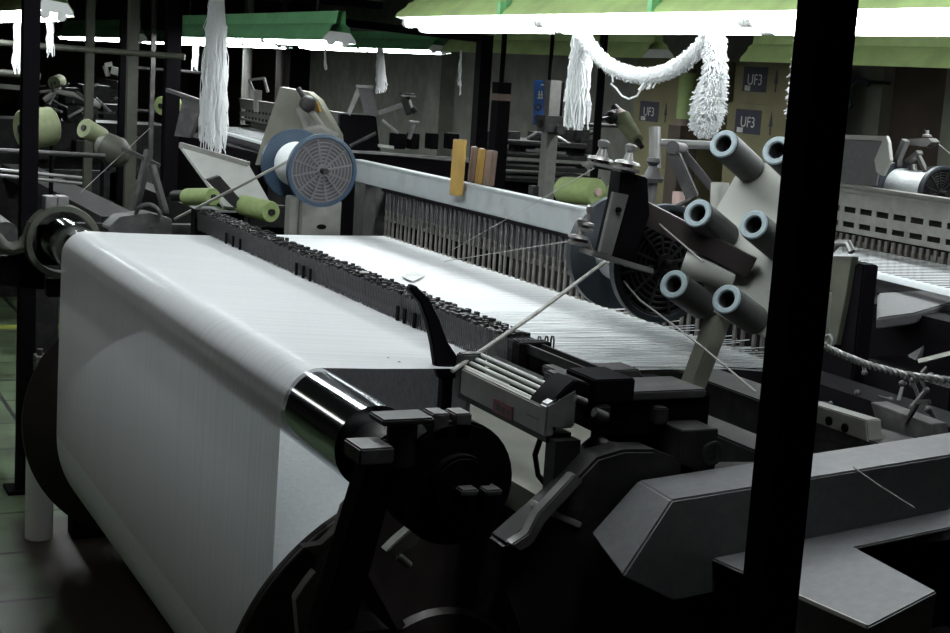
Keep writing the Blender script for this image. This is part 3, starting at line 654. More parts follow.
for s_ in (0, PI):
    a.tube([lerp(P_,k/160)+V((0,.006*math.cos(k*.55+s_),.006*math.sin(k*.55+s_))) for k in range(161)], .005, 6)
tag(a.build('twisted_rope','steel'),'grey twisted rope sagging across the dark gap right of the post','rope')

# ------------------------------------------------------------------ looms of the other rows
def loom(label, x0, y0, full=True):
    Lm = thing('weaving_loom', label, 'loom', (x0+1.7, y0+4.2, 0), 'looms of the other rows')
    O = V((x0,y0,0))
    def bx(a, p, q, mi=0): a.box(V(p)+O, V(q)+O, mi)
    xr = 2.25
    a = M(); zz = [1.36,1.322,1.30,1.262,1.24]
    bx(a,(xr,2.70,1.372),(xr+.006,5.80,1.46)); bx(a,(xr-.012,2.70,1.435),(xr+.045,5.80,1.445)); bx(a,(xr-.018,2.70,1.458),(xr+.05,5.80,1.47)); bx(a,(xr,2.70,1.306),(xr+.006,5.80,1.346)); bx(a,(xr,2.70,1.258),(xr+.006,5.80,1.281))
    y = 2.72
    while y < 5.75: bx(a,(xr+.001,y,1.27),(xr+.005,y+.03,1.38)); y += .108
    a.build('slotted_rail','grey',Lm)
    a = M(); bx(a,(xr+.06,2.7,1.22),(xr+.08,5.8,1.4)); a.build('rear_rail','iron',Lm)
    pr = None
    for k in range(60):
        y = 2.86+.043*k
        if pr is None:
            a = M(); a.box((-.004,-.009,1.12),(.004,.009,1.25)); pr = a.build('heddle','heddle',Lm); pr.location = -WT[Lm]+O+V((xr,y,0))
        else: c = pr.copy(); COL.objects.link(c); c.location = -WT[Lm]+O+V((xr,y,0))
    a = M()
    for k in range(62):
        y = 2.9+.042*k; xs = 1.60+.18*(y-2.9)/2.4
        a.poly([V(p)+O for p in ((xs,y,1.2),(2.26,y-.02,1.2),(2.26,y+.002,1.2),(xs,y+.022,1.2))])
    stuff(a.build('warp_yarns','yarn',Lm,smooth=False))
    a = M(); a.bar(V((1.60,2.9,1.19))+O,V((1.78,5.3,1.19))+O,.05,.02); a.build('selvedge_bar','yarn',Lm,.003)
    a = M(); bx(a,(1.45,2.6,.6),(2.2,5.5,1.13)); a.build('body','black',Lm,.01)
    for y in (2.42,5.58):
        a = M(); bx(a,(1.5,y,0),(1.65,y+.08,1.10)); bx(a,(2.2,y,0),(2.4,y+.08,1.22)); bx(a,(1.5,y,.9),(2.4,y+.08,1.10)); a.build('side_frame','iron',Lm,.005)
    a = M(); bx(a,(2.3,2.42,.5),(2.44,5.6,1.0)); a.build('cross_beam','iron',Lm)
    return Lm
lb_ = loom('loom with a two row slotted rail and white warp at the right edge', 2.16, 0)
lc = copy_tree(lb_, (0,8.75,0), 'distant loom whose pale slotted rail shows left of the blue spool')
le = copy_tree(lb_, (0,17.3,0), 'farthest loom, a pale rail small between the posts at upper left')
# loom B near-end covers and gear
cb = thing('machine_cover', 'grey topped machine cover with sloped end below the white warp at right edge', 'cover', (3.5, 3.7, 0))
def cpoly(pts, x0, slope=.08, z=1.15, thick=.2):
    pl_ = (V((-slope,0,1)).normalized(), V((x0,0,z))); return [at(*p,pl=pl_) for p in pts]
t = cpoly(((878,293),(960,288),(960,300),(914,313),(877,318)),3.3,.05,1.13); a = M(); a.prism([p-V((0,0,.04)) for p in t],(0,0,.04)); a.build('top_box','cover',cb,.006)
t = cpoly(((911,315),(941,308),(960,312),(960,330),(936,326)),3.2,.05,1.08); a = M(); a.prism([p-V((0,0,.01)) for p in t],(0,0,.01)); t2 = [t[0],t[4],at(915,362,y=t[4].y+.02),at(893,346,y=t[0].y+.02)]; a.prism(t2,(.05,0,-.01)); a.build('sloped_box','cover',cb,.004)
a = M(); a.box((3.35,3.45,0),(3.6,3.95,.98)); a.build('pedestal','black',cb)
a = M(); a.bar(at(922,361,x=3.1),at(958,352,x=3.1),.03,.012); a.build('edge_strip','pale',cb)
eb = thing('loom_end_box', 'black box with a worn pale strut at its left, right behind the black post', 'machine box', (3.3, 4.0, 0))
a = M(); p, q = at(837,262,x=3.3), at(857,330,x=3.3); a.box((3.3,q.y,0),(at(879,270,y=q.y).x,p.y,at(850,262,x=3.3).z)); a.build('body','black',eb,.006)
a = M(); a.prism([at(*t_,x=3.28) for t_ in ((833,256),(852,257),(845,300),(836,345),(822,345),(826,300))],(.03,0,0)); a.build('strut','olive',eb,.002)
a = M(); a.tube([at(*t_,x=3.25) for t_ in ((832,250),(838,243),(848,243),(852,252))],.012,8); a.build('handle','steel',eb); a = M(); a.ring(at(829,341,x=3.25),(1,0,0),.02,.006); a.build('ring','steel',eb)
# loom B guides behind rail
gp = thing('guide_plate', 'dark brown sheet plate with pale bent edge above the slotted rail at right', 'plate', (4.46,5.3,1.4))
a = M(); a.prism([at(*t_,x=4.5) for t_ in ((822,137),(884,136),(876,186),(826,182))],(.01,0,0)); a.build('sheet','cover',gp)
a = M(); a.prism([at(*t_,x=4.47) for t_ in ((822,134),(886,136),(888,142),(890,160),(882,176),(876,172),(874,160),(882,141),(822,138))],(.02,0,0)); a.build('bent_edge','pale',gp,.002)
ga = thing('yarn_guide', 'pale metal guide arms over the white spool at right', 'guide', (4.72,5.25,1.55))
a = M(); a.bar(at(906,140,x=4.7),at(895,166,x=4.7),.03,.03); a.prism([at(*t_,x=4.72) for t_ in ((907,139),(928,138),(932,142),(926,147),(908,145))],(.05,0,0)); a.bar(at(908,162,x=4.7),at(920,152,x=4.7),.035,.02); a.bar(at(918,155,x=4.7),at(926,172,x=4.7),.02,.02)
a.prism([at(*t_,x=4.7) for t_ in ((922,167),(934,166),(933,172),(924,175))],(.04,0,0)); a.build('arm','steel',ga,.002)
a = M(); a.lathe(at(927,137,x=4.74),(0,0,1),[(0,.02),(.01,.02),(.012,.008),(.03,.006)],14); a.build('pin','steel',ga); a = M(); a.bar(at(885,163,x=4.7),at(900,163,x=4.7),.03,.03); a.build('rod','steel',ga); a = M(); a.cyl(at(912,165,x=4.72),at(915,190,x=4.72),.02); a.build('spindle','steel',ga)

# ------------------------------------------------------------------ row behind (D): dark loom end, panel, plates, rolls
dl = thing('weaving_loom', 'dark idle loom behind the nearest one, left of the blue spool', 'loom', (1.7, 8.4, 0))
for y in (7.05, 10.2):
    a = M(); a.box((1.15,y,0),(1.3,y+.08,1.1)); a.box((2.2,y,0),(2.4,y+.08,1.15)); a.box((1.15,y,.85),(2.4,y+.08,1.05)); a.build('side_frame','iron',dl,.005)
a = M(); a.box((2.28,7.1,.5),(2.42,10.2,1.0)); a.box((1.5,7.1,1.0),(1.7,10.2,1.08)); a.build('cross_beam','iron',dl)
a = M(); a.cyl((1.05,7.0,1.0),(1.05,10.3,1.0),.06); a.build('whip_roller','dark',dl)
for i in range(2):
    a = M(); a.cyl(at(-10,169+5.5*i,y=7.0),at(82,178+5.5*i,y=7.0),.008,n=8); a.build('rod','steel',dl)
a = M(); a.cyl(at(-10,150,y=7.4),at(105,156,y=7.4),.012,n=8); a.build('rail','dark',dl)
a = M(); a.bar(at(134,214,d=7.2),at(149,150,d=7.2),.045,.03); a.bar(at(166,214,d=7.1),at(152,165,d=7.1),.04,.02); a.bar(at(122,148,d=7.2),at(160,166,d=7.2),.02,.02); a.build('strut','dark',dl,.003)
pn = thing('loom_tray', 'pale grey tilted sheet metal tray standing above green cloth roll, left of blue spool', 'tray', (2.1,7.3,1.1))
tp = [at(180,145,d=7.55),at(249,165,d=7.35),at(276,213,d=7.1),at(224,206,d=7.2)]
a = M(); a.prism(tp,(.0,.02,-.012)); a.build('sheet','wgrey',pn)
a = M(); a.bar(tp[0],tp[1],.02,.03); a.build('top_lip','grey',pn,.002)
a = M(); p = at(208,178,d=7.26); a.prism([at(*t_,d=7.15) for t_ in ((208,180),(220,176),(248,208),(236,208))],(0,.05,0)); a.build('brace','iron',pn)
a = M(); a.box((2.0,7.18,0),(2.3,7.3,1.1)); a.build('foot','black',pn)
def roll(name, label, p, q, r, k='gcone', core=None, cat='cloth roll', grp=None, r2=None):
    T = thing(name, label, cat, (V(p)+V(q))/2-V((0,0,r)), grp)
    ax = (V(q)-V(p)); L = ax.length; a = M(); rr = r2 or r
    a.lathe(p, ax, [(0,r*.55),(.0,r*.93),(.008,r),(L-.008,rr),(L,rr*.93),(L,rr*.55)],32); a.build('winding',k,T)
    a = M(); a.cyl(V(p)-ax*.06,V(q)+ax*.06,r*.3,n=16); a.build('core',core or 'iron',T); return T
roll('cloth_roll','green cloth roll under the tilted tray, right end dark', at(243,205,d=7.2), at(271,212,d=7.0), .05)
roll('cloth_roll','small pale green roll with a dark shaft left of the tilted tray', at(187,197,d=7.2), at(213,197,d=7.0), .042)
a = M(); a.cyl(at(174,196,d=7.3),at(190,196,d=7.2),.028); tag(a.build('roll_shaft','iron'),'dark shaft end sticking left out of the small pale green roll','shaft')
op = thing('creel_board', 'olive grey slanted creel board with dark ball knob, behind the blue spool', 'creel', (2.45,7.2,1.2))
a = M(); a.prism([at(*t_,d=7.4) for t_ in ((280,87),(308,92),(318,100),(338,135),(340,165),(255,165),(262,140))],(.05,.06,0)); a.build('board','tray',op,.002)
a = M(); a.sph(at(308,104,d=7.3),.042); a.cyl(at(308,104,d=7.3),at(298,88,d=7.3),.012); a.build('ball_knob','dark',op)
a = M(); a.bar(at(300,108,d=7.3),at(318,150,d=7.25),.04,.03); a.bar(at(312,112,d=7.3),at(332,140,d=7.25),.025,.02); a.tube([at(290,150,d=7.2),at(300,137,d=7.2),at(320,131,d=7.2),at(335,140,d=7.2)],.035,8); a.build('arm','grey',op,.003)
a = M(); a.bar(at(316,102,d=7.35),at(319,112,d=7.35),.02,.02); a.build('wood_chip','wood',op)
a = M(); a.box((2.45,7.25,0),(2.6,7.4,1.4)); a.build('post','iron',op)
for i, (p, q, r, dd, lb, k) in enumerate((
    ((22,130),(52,126),.105,8.0,'wide cream green yarn package behind the left black post','ccone'),
    ((84,128),(103,137),.055,8.0,'cream green yarn cone between the left posts, small end to the right','ccone'),
    ((161,106),(175,104),.058,9.3,'green round package end beside the thick dark post under the left tassel','gcone'),
    ((54,83),(60,81),.05,11.,'small cream disc of yarn far back, upper left','ccone'))):
    T = roll('yarn_package',lb,at(*p,d=dd),at(*q,d=dd+.12),r,k,'iron','yarn package','green yarn packages', r*.85 if i == 1 else None)
    e = at(*q,d=dd+.125); a = M(); a.cyl((e.x,e.y,0),(e.x,e.y,e.z),.012); a.build('stand_rod','black',T)
a = M(); a.lathe(at(112,150,d=7.9),at(128,158,d=7.9)-at(98,142,d=7.9),[(-.09,.03),(-.05,.075),(.03,.085),(.08,.06),(.1,.02)],14); tag(a.build('dusty_motor','olive'),'dusty olive motor right of the cream green yarn cone','motor')
# dark plate under left tassel
a = M(); a.bar(at(167,90,d=8.4),at(203,102,d=8.3),.03,.02); a.prism([at(*t_,d=8.4) for t_ in ((183,97),(202,104),(190,138),(174,136))],(.03,.04,0)); tag(a.build('slanted_bracket','dark',bev=.002),'dark slanted bracket with pale top bar left of the white tassel','bracket')
# far clutter on the left: pipes, small frames
def pole(name, label, p, q, r, k, cat='pole', sq=False, extra=None, grp=None):
    a = M()
    if sq: a.bar(p,q,r*2,r*2,(0,1,0))
    else: a.cyl(p,q,r,n=14)
    if extra: extra(a)
    return tag(a.build(name,k),label,cat,grp)
def vpole(name, label, px, py, d, w, k, zt=ZC, zb=0, sq=True, cat='post', extra=None):
    c = at(px,py,d=d); return pole(name,label,(c.x,c.y,zb),(c.x,c.y,zt),w/2,k,cat,sq,extra)
c = at(25,480,z=0)
a = M(); a.box((1.0,6.27,0),(1.065,6.34,ZC)); a.box((.96,6.24,0),(1.1,6.38,.015)); tag(a.build('support_post','black'),'black square post left of the white warp sheet, standing on green floor','post')
vpole('support_post','olive steel post left of centre of the dark clutter, beside the cream green cone',132,80,9,.06,'olive')
vpole('support_post','thin black post just left of the olive post',123,80,9.6,.05,'black')
vpole('support_post','thick dark post left of the white tassel',172,70,9,.085,'black')
vpole('support_post','thin olive post left of the far rail at upper left',89,90,9.4,.05,'olive')
vpole('support_post','slim dark post between olive post and thick dark post',152,90,10,.03,'dark')
vpole('support_post','thick black post with a pale tape band behind the wooden sticks',499,130,9,.085,'black', zt=at(498,82,d=9).z, extra=None)
q = at(503,60,d=9); a = M(); a.cyl((q.x,q.y,at(500,84,d=9).z-.02),(q.x,q.y,ZC),.016); tag(a.build('pipe','black'),'thin black pipe rising from the taped black post','pipe')
q = at(498,97,d=8.95); a = M(); c = at(499,130,d=9); a.box((c.x-.046,c.y-.046,q.z-.02),(c.x+.046,c.y+.046,q.z+.02)); tag(a.build('tape_band','wood2'),'pale tape band wrapped round the thick black post','tape')
# angled black frame (bar + upright) below the lamps
a = M(); p, q = at(315,19,d=8.6), at(485,39,d=8.2); a.bar(p,q,.04,.045); a.bar(V((q.x,q.y,q.z+.02)),V((q.x,q.y,0)),.07,.07,(0,1,0)); a.bar(p,V((p.x,p.y,ZC)),.03,.03,(0,1,0)); tag(a.build('lamp_frame','black'),'black frame bar slanting under the lamps down to an upright left of the taped post','frame')
vpole('support_post','slim black pole rising right behind the first white tassel',598,120,8.4,.045,'black',sq=False)
# grey pillar with clamp and blue sign
gpx = vpole('steel_post','pale grey square post behind the blue sign',550,130,9.2,.075,'grey',zt=at(550,80,d=9.2).z)
q = at(551,60,d=9.2); a = M(); a.cyl((q.x,q.y,at(550,80,d=9.2).z-.02),(q.x,q.y,ZC),.012); tag(a.build('pipe','black'),'thin pipe rising from the grey post by the blue sign','pipe')
q = at(558,100,d=9.25); a = M(); a.box((q.x-.02,q.y-.03,at(558,125,d=9.25).z),(q.x+.02,q.y+.03,at(558,82,d=9.25).z)); tag(a.build('switch_box','black'),'narrow black box on the right side of the grey post','box')
sg = thing('sign', 'narrow blue upright sign with pale marks left of the grey post', 'sign', at(539,125,d=9.15))
cr_ = rt.copy(); cr_.z = 0; cr_.normalize(); nv = V((0,0,1))
S0 = [at(*t_,d=9.15) for t_ in ((534,80),(544.5,80.5),(543.5,125),(533,124.5))]
a = M(); a.prism(S0, fw*.012); a.build('plate','sblue',sg)
a = M()
for (u0,v0,u1,v1) in ((538,94,543,95.2),(537.5,97.5,543,98.6),(538.5,91,540,98),(541.2,91,542.4,98),(541,84,544,85.5)):
    a.prism([at(*t_,d=9.14) for t_ in ((u0,v0),(u1,v0),(u1,v1),(u0,v1))], fw*.006)
a.build('pale_marks','inkw',sg)
a = M()
for v0 in (107,118): a.ring(at(538.5,v0,d=9.14), fw, .017,.006,20,6)
a.build('dark_marks','ink',sg)
a = M(); c = at(551,124,d=9.1); a.box((c.x-.07,c.y-.05,c.z-.05),(c.x+.07,c.y+.05,c.z+.05)); a.cyl(c+V((-.09,0,0)),c+V((.09,0,0)),.025); a.cyl(c+V((.03,-.08,-.03)),c+V((.03,.08,-.03)),.03); a.cyl(at(556,124,d=9.1),at(625,126,d=9.1),.012); tag(a.build('pipe_clamp','dark',bev=.003),'dark pipe clamp with side pipe at the middle of the grey post','clamp')

# dark machine with raised arm, right of the blue spool
dm = thing('loom_drive_head', 'black drive head with a tilted grey plate and a raised arm before the grey wall', 'machine', (4.0,9.6,0))
a = M(); a.box((0,0,0),(0,0,0)) if False else None
a.prism([at(*t_,d=10) for t_ in ((340,114),(376,116),(380,150),(338,152))],(.1,.3,0)); a.prism([at(*t_,d=10) for t_ in ((338,150),(470,163),(482,185),(345,175))],(.1,.4,0)); a.build('body','black',dm,.006)
c = at(400,165,d=10.2); a = M(); a.box((c.x-.5,c.y-.1,0),(c.x+.5,c.y+.4,c.z)); a.build('pedestal','black',dm)
a = M(); a.prism([at(*t_,d=9.95) for t_ in ((358,88),(372,88),(379,116),(364,114))],(.02,.05,0)); a.build('tilted_plate','cover',dm,.003)
a = M(); a.prism([at(*t_,d=9.97) for t_ in ((357,87),(347,112),(350,116),(362,90))],(.02,.05,0)); a.bar(at(356,86,d=9.95),at(373,87,d=9.95),.05,.02); a.build('plate_edge','steel',dm,.002)
a = M(); a.bar(at(379,113,d=9.9),at(405,104,d=9.9),.03,.03); a.bar(at(382,120,d=9.9),at(398,133,d=9.9),.015,.015); a.build('raised_arm','steel',dm,.003)
a = M(); a.bar(at(405,98,d=9.85),at(411,114,d=9.85),.05,.05); a.lathe(at(408,97,d=9.85),(0,0,1),[(0,.05),(.02,.05),(.025,.02)],16); a.cyl(at(401,93,d=9.85),at(401,97,d=9.85),.012); a.cyl(at(412,108,d=9.8),at(416,112,d=9.8),.02); a.build('feeler_head','iron',dm,.003)
a = M(); a.lathe(at(408,97,d=9.84),(0,0,1),[(.0,.055),(.012,.055),(.014,.02)],16); a.build('guide_disc','steel',dm); a = M(); a.lathe(at(414,123,d=9.84),(0,0,1),[(.0,.035),(.012,.035),(.014,.02)],16); a.bar(at(414,124,d=9.84),at(409,139,d=9.84),.02,.02); a.build('guide_disc','steel',dm)
a = M(); a.tube([at(350,146,d=9.9),at(362,140,d=9.9),at(376,133,d=9.9)],.012,8); a.build('hose','dark',dm)
a = M(); a.bar(at(345,151,d=9.9),at(478,160,d=9.9),.03,.015); a.build('table_edge','steel',dm)
for px, w_ in ((395,14),(412,10),(431,10),(450,12)):
    a = M(); p, q = at(px,135,d=9.95), at(px+w_,150,d=9.95); a.box((p.x,p.y,q.z),(q.x,p.y+.1,p.z+.01)); a.build('control_box','black',dm,.004)
a = M(); a.prism([at(*t_,d=9.9) for t_ in ((379,144),(394,146),(394,149),(379,147))],(0,.02,0)); a.build('tag_plate','pale',dm)
# wooden sticks at the rail
def stick(label, l, t_, r_, b_, x, k, th=.02):
    p, q = at(l,t_,x=x), at(r_,b_,x=x); a = M(); a.prism([at(l+4,t_,x=x),at(r_,t_+1,x=x),at(r_-4,b_,x=x),at(l,b_-1,x=x)],(th,0,0)); tag(a.build('wooden_stick',k,bev=.002),label,'stick','wooden sticks at the grey rail')
stick('yellow wooden stick leaning against the front of the grey heddle rail',449,139,464,196,2.226,'wood',.012)
stick('first brown wooden stick behind the rail, right of the yellow one',467,146,473,182,2.30,'wood2')
stick('second brown wooden stick behind the grey rail, yellow edged',474,148,481,184,2.30,'wood')
stick('third and widest brown wooden stick behind the grey rail, next to taped post',482,150,493,186,2.30,'wood2')

# low dark machine before the wall (500-580, 140-190)
lm2 = thing('loom_end_machine', 'low dark machine with pale edged shelves behind the grey rail, before the wall', 'machine', (5.0,8.6,0))
for i, (v, wd) in enumerate(((140,1),(152,.9),(164,1),(176,1))):
    a = M(); p, q = at(500,v,d=9.8), at(585,v+5,d=9.8); a.bar(p,q,.5,.03); a.build('shelf','iron',lm2,.003)
    b = M(); b.bar(at(502,v+.5,d=9.5),at(560+8*i,v+4,d=9.5),.02,.012); b.build('edge','dark',lm2)
a = M(); c = at(540,185,d=9.9); a.box((c.x-.4,c.y-.1,0),(c.x+.4,c.y+.3,at(540,175,d=9.9).z)); a.build('base','black',lm2)
a = M(); rnd = random.Random(5)
for k in range(16):
    c = at(rnd.uniform(490,590),rnd.uniform(132,150),d=9.7); a.box(c-V((.05,.04,.04)),c+V((.05,.04,.03)))
    if k%2: a.cyl(c,c+V((.1,-.05,.02)),.015)
a.build('mechanism','iron',lm2,.003)
a = M(); a.tube([at(528,138,d=9.6),at(538,132,d=9.6),at(560,138,d=9.6),at(572,146,d=9.6)],.012,6); a.bar(at(526,150,d=9.6),at(566,153,d=9.6),.03,.015); a.build('pale_rod','steel',lm2)
# green drum and packages before the wall
roll('yarn_package','pale green drum behind the rail, crossed by the slim black pole',at(563,190,d=7.4),at(597,192,d=7.2),.066,'gcone','pink','yarn package','green yarn packages')
roll('yarn_package','yellow green package half hidden behind the black bracket',at(617,194,d=7.4),at(632,196,d=7.2),.066,'gcone','pink','yarn package','green yarn packages')
a = M(); c = at(590,203,d=7.45); a.box((c.x-.35,c.y-.18,0),(c.x+.42,c.y+.12,c.z-.02)); a.box((c.x-.35,c.y-.05,c.z-.02),(c.x-.32,c.y,c.z+.08)); a.box((c.x+.28,c.y-.05,c.z-.02),(c.x+.32,c.y,c.z+.08)); tag(a.build('package_stand','iron'),'dark stand under the pale green drum','stand')
tc_ = thing('yarn_cone','tilted pale green yarn cone with a pinkish tip before the grey wall','yarn cone',at(627,138,d=8.6))
a = M(); p, q = at(622,118,d=8.6), at(637,140,d=8.5); a.cyl(p,q,.052,.038,n=24); a.build('winding','ccone',tc_)
a = M(); d_ = (p-q).normalized(); a.cyl(p,p+d_*.05,.05,.03,n=20); a.build('tip','pink',tc_)
a = M(); a.cyl(q,q-d_*.06,.015,n=12); a.build('core','iron',tc_)
a = M(); a.cyl(p+d_*.05,p+d_*.1,.03,.02,n=16); a.sph(p+V((-.07,0,.0)),.04,n=10); a.cyl(p+d_*.07,p+V((-.07,0,0)),.02); a.bar(p+V((-.07,0,0)), at(598,120,d=8.4), .02,.02); a.build('holder','iron',tc_)
gt = thing('yarn_tube','tall upright pale green tube between the cartons','tube',at(687,119,x=6.3))
a = M(); p, q = at(688,73,x=6.3), at(685,119,x=6.3); r_ = .062; a.cyl((p.x,p.y,q.z),(p.x,p.y,p.z),r_,n=24); a.build('tube_body','gcone',gt)
a = M(); a.cyl((p.x,p.y,p.z),(p.x,p.y,p.z+.03),r_*1.05,n=24); a.build('end_band','wood2',gt); a = M(); a.cyl((p.x,p.y,q.z-.05),(p.x,p.y,q.z),r_*1.05,n=24); a.build('end_band','wood2',gt)
a = M(); a.box((p.x-.08,p.y-.08,0),(p.x+.08,p.y+.08,q.z-.05)); tag(a.build('stool','dwall'),'dark block carrying the tall green tube between the cartons','stand')

# cartons stacked along the right wall
def carton(label, l, t_, r_, b_, x, prt=None):
    mx_ = (l+r_)/2; y0, y1, z0, z1 = at(r_,100,x=x).y, at(l,100,x=x).y, at(mx_,b_,x=x).z, at(mx_,t_,x=x).z
    T = thing('carton', label, 'carton', (x+.25,(y0+y1)/2,z0), 'cartons stacked before the right wall')
    a = M(); a.box((x,y0,z0),(x+.5,y1,z1)); a.build('box','carton',T,.006)
    if prt:
        W = y1-y0; H = z1-z0; a = M(); a.box((x-.003,y1-W*.58,z0+H*.28),(x+.001,y1-W*.16,z0+H*.86)); pp = a.build('print_panel','ink',T)
        b = M(); b.box((x-.0036,y1-W*.30,z0+H*.30),(x-.003,y1-W*.20,z0+H*.42)); b.build('label_patch','inkw',pp); text_mesh('UF3', H*.36, (x-.0035,y1-W*.37,z0+H*.55),(0,-1,0),(0,0,1),'inkw',pp)
        a = M(); yy = y1-W*.74; a.prism([(x-.003,yy+W*.03,z0+H*.5),(x-.003,yy,z0+H*.85),(x-.003,yy-W*.03,z0+H*.5)],(.004,0,0)); a.prism([(x-.003,yy+W*.01,z0+H*.3),(x-.003,yy-W*.01,z0+H*.3),(x-.003,yy-W*.01,z0+H*.5),(x-.003,yy+W*.01,z0+H*.5)],(.004,0,0)); a.build('arrow_mark','ink',T)
    return z0, (y0, y1)
X_ = 6.45
zt = at(650,97,x=X_).z; hb_ = zt-at(650,131,x=X_).z
carton('plain olive brown carton with no print, above the printed one left of the green tube',634,57,679,97,X_)
carton('carton with dark printed square, left of the tall green tube',634,97,679,132,X_,1)
carton('plain carton right under the printed one left of the green tube',634,132,679,168,X_)
carton('carton with a faint printed square, topmost right of the second tassel',733,61,790,104.5,X_,1)
carton('carton with clear printed square, second down at the black post',728,104.5,790,147,X_,1)
carton('plain carton under the clear printed one beside the black post',728,147,790,185,X_)
for l, r_, t_, lb in ((634,679,168,'lowest carton of the stack left of the green tube'),(728,790,185,'lowest carton of the stack beside the black post')):
    a = M(); a.box((X_,at(r_,100,x=X_).y,0),(X_+.5,at(l,100,x=X_).y,at((l+r_)/2,t_,x=X_).z)); tag(a.build('carton','carton',bev=.006),lb,'carton','cartons stacked before the right wall')
a = M(); c = at(860,96,x=6.9); a.ring(c,(1,0,0),.11,.02,30,8,a0=-1.6,a1=1.6); a.cyl((6.9,c.y,c.z+.1),(7.15,c.y,c.z+.1),.012); tag(a.build('hose','navy'),'dark blue curved hose hanging on the wall right of the black post','hose')
vpole('steel_post','red brown column far back behind the lamps at upper left',281,60,17,.11,'flange',sq=False,cat='column')
vpole('steel_post','dark column far back at the left edge of the grey wall',297,60,18,.25,'black',cat='column')
vpole('steel_post','pale grey column stub far back, left of the red brown one',247,70,17,.11,'grey',cat='column',sq=False)
# pipes at upper left
pole('pipe','dark pipe crossing the posts level at upper left',at(-10,42,d=8.6),at(185,57,d=8.6),.018,'olive','pipe')
pole('pipe','second dark pipe crossing lower behind left post',at(-10,72,d=9),at(40,76,d=9),.022,'olive','pipe')
pole('pipe','thin grey rail crossing behind the posts at upper left',at(125,67,d=10.2),at(205,73,d=10.2),.012,'dark','pipe')
pole('pipe','thin grey rail crossing low behind the posts at upper left',at(125,110,d=10.2),at(180,113,d=10.2),.012,'dark','pipe')
# far loom gear at left
fg = thing('loom_gear', 'far off cluster of pale levers and dark gear between left post and olive post', 'machine', at(75,100,d=10.5))
rnd = random.Random(11)
for k in range(26):
    a = M(); c = at(rnd.uniform(38,118),rnd.uniform(84,118),d=10.5+rnd.uniform(-.4,.6)); e = c+V((rnd.uniform(-.15,.15),rnd.uniform(-.1,.1),rnd.uniform(-.1,.1))); a.bar(c,e,.018,.014); a.build('lever','dark' if k%3 else 'steel',fg)
a = M()
for k in range(16):
    c = at(rnd.uniform(0,125),rnd.uniform(90,150),d=10.9+rnd.uniform(0,.5)); a.box(c-V((.1,.1,.06)),c+V((.1,.1,.05)))
c = at(60,120,d=11.3); a.box((c.x-.8,c.y-.2,0),(c.x+.8,c.y+.3,c.z)); a.build('gear_box','iron',fg,.004)
a = M(); a.tube([at(44,100,d=10.2),at(56,91,d=10.2),at(75,95,d=10.2),at(92,103,d=10.2),at(100,106,d=10.2)],.02,8); a.build('hose','grey',fg)
a = M(); a.bar(at(40,92,d=10.6),at(60,89,d=10.6),.06,.02); a.build('cover_strip','grey',fg)
a = M(); a.bar(at(0,86,d=10.6),at(22,88,d=10.6),.06,.03); a.build('cover_strip','pale',fg)
a = M(); a.bar(at(105,66,d=10.3),at(108,76,d=10.3),.03,.02); a.bar(at(105,65,d=10.3),at(112,64,d=10.3),.02,.03); a.bar(at(112,70,d=10.3),at(119,72,d=10.3),.05,.05); a.build('pale_guide','pale',fg)
a = M(); a.box(at(254,97,d=12)-V((.02,.05,.02)),at(258,90,d=12)+V((.02,.05,.0))); a.cyl(at(256,97,d=12),at(256,112,d=12),.02); a.bar(at(249,80,d=12),at(264,78,d=12),.03,.02); a.bar(at(264,78,d=12),at(268,92,d=12),.02,.02); a.bar(at(249,80,d=12),at(254,92,d=12),.02,.02)
tag(a.build('guide_fork','grey'),'small pale fork on the distant rail left of the olive board','guide')

# ------------------------------------------------------------------ white cardboard tube on the floor
wt = thing('waste_tube', 'upright white tube standing on the floor left behind the warp beam', 'tube', (.985,5.66,0))
a = M(); a.pipe((.985,5.66,0),(.985,5.66,.36),.052,.044,32); a.build('tube_wall', 'white', wt)
a = M(); a.ring((.985,5.66,.355),(0,0,1),.05,.006,32,8); a.build('rim','pale',wt)

# ------------------------------------------------------------------ cotton waste hung on lamps and pipes
def tassel(name, label, top, bot, w0, w1, n, seed, r=.0022, grp='white cotton waste hanks'):
    rnd = random.Random(seed); a = M(); top, bot = V(top), V(bot)
    for k in range(n):
        an, q = rnd.uniform(0,2*PI), math.sqrt(rnd.random()); d = V((math.cos(an)*q, math.sin(an)*q, 0)); e = rnd.uniform(.72,1.03) if k > n*.25 else rnd.uniform(.3,.8); pts = []
        for i in range(8):
            t = i/7; w = w0+(w1-w0)*min(1,t*1.3); p = top.lerp(top+(bot-top)*e, t)+d*w; p += V((rnd.uniform(-1,1),rnd.uniform(-1,1),rnd.uniform(-.3,.3)))*(.004+.10*w)*(.4+t); pts.append(p)
        a.tube(pts, r*rnd.uniform(.7,1.3), 3)
    return tag(a.build(name,'fluff'),label,'cotton waste',grp)
T0 = at(217,-8,d=7.6); T1 = at(213,150,d=7.6)
tassel('cotton_tassel','largest white cotton tassel hanging at upper left over the grey tray',T0,T1,.036,.066,330,1,.003)
a = M(); q = at(217,-8,d=7.6); a.cyl((q.x-1.2,q.y,q.z+.0),(q.x+.9,q.y,q.z+.0),.02); a.cyl((q.x-1.1,q.y,q.z),(q.x-1.1,q.y,ZC),.012); a.cyl((q.x+.8,q.y,q.z),(q.x+.8,q.y,ZC),.012); tag(a.build('pipe','black'),'black hanging pipe from which the largest white tassel hangs','pipe')
LX = 2.60
tassel('cotton_tassel','white cotton tassel hanging from the long lamp at the left end of the swag',at(583,28,x=LX),at(575,127,x=LX),.028,.040,300,2,.0034)
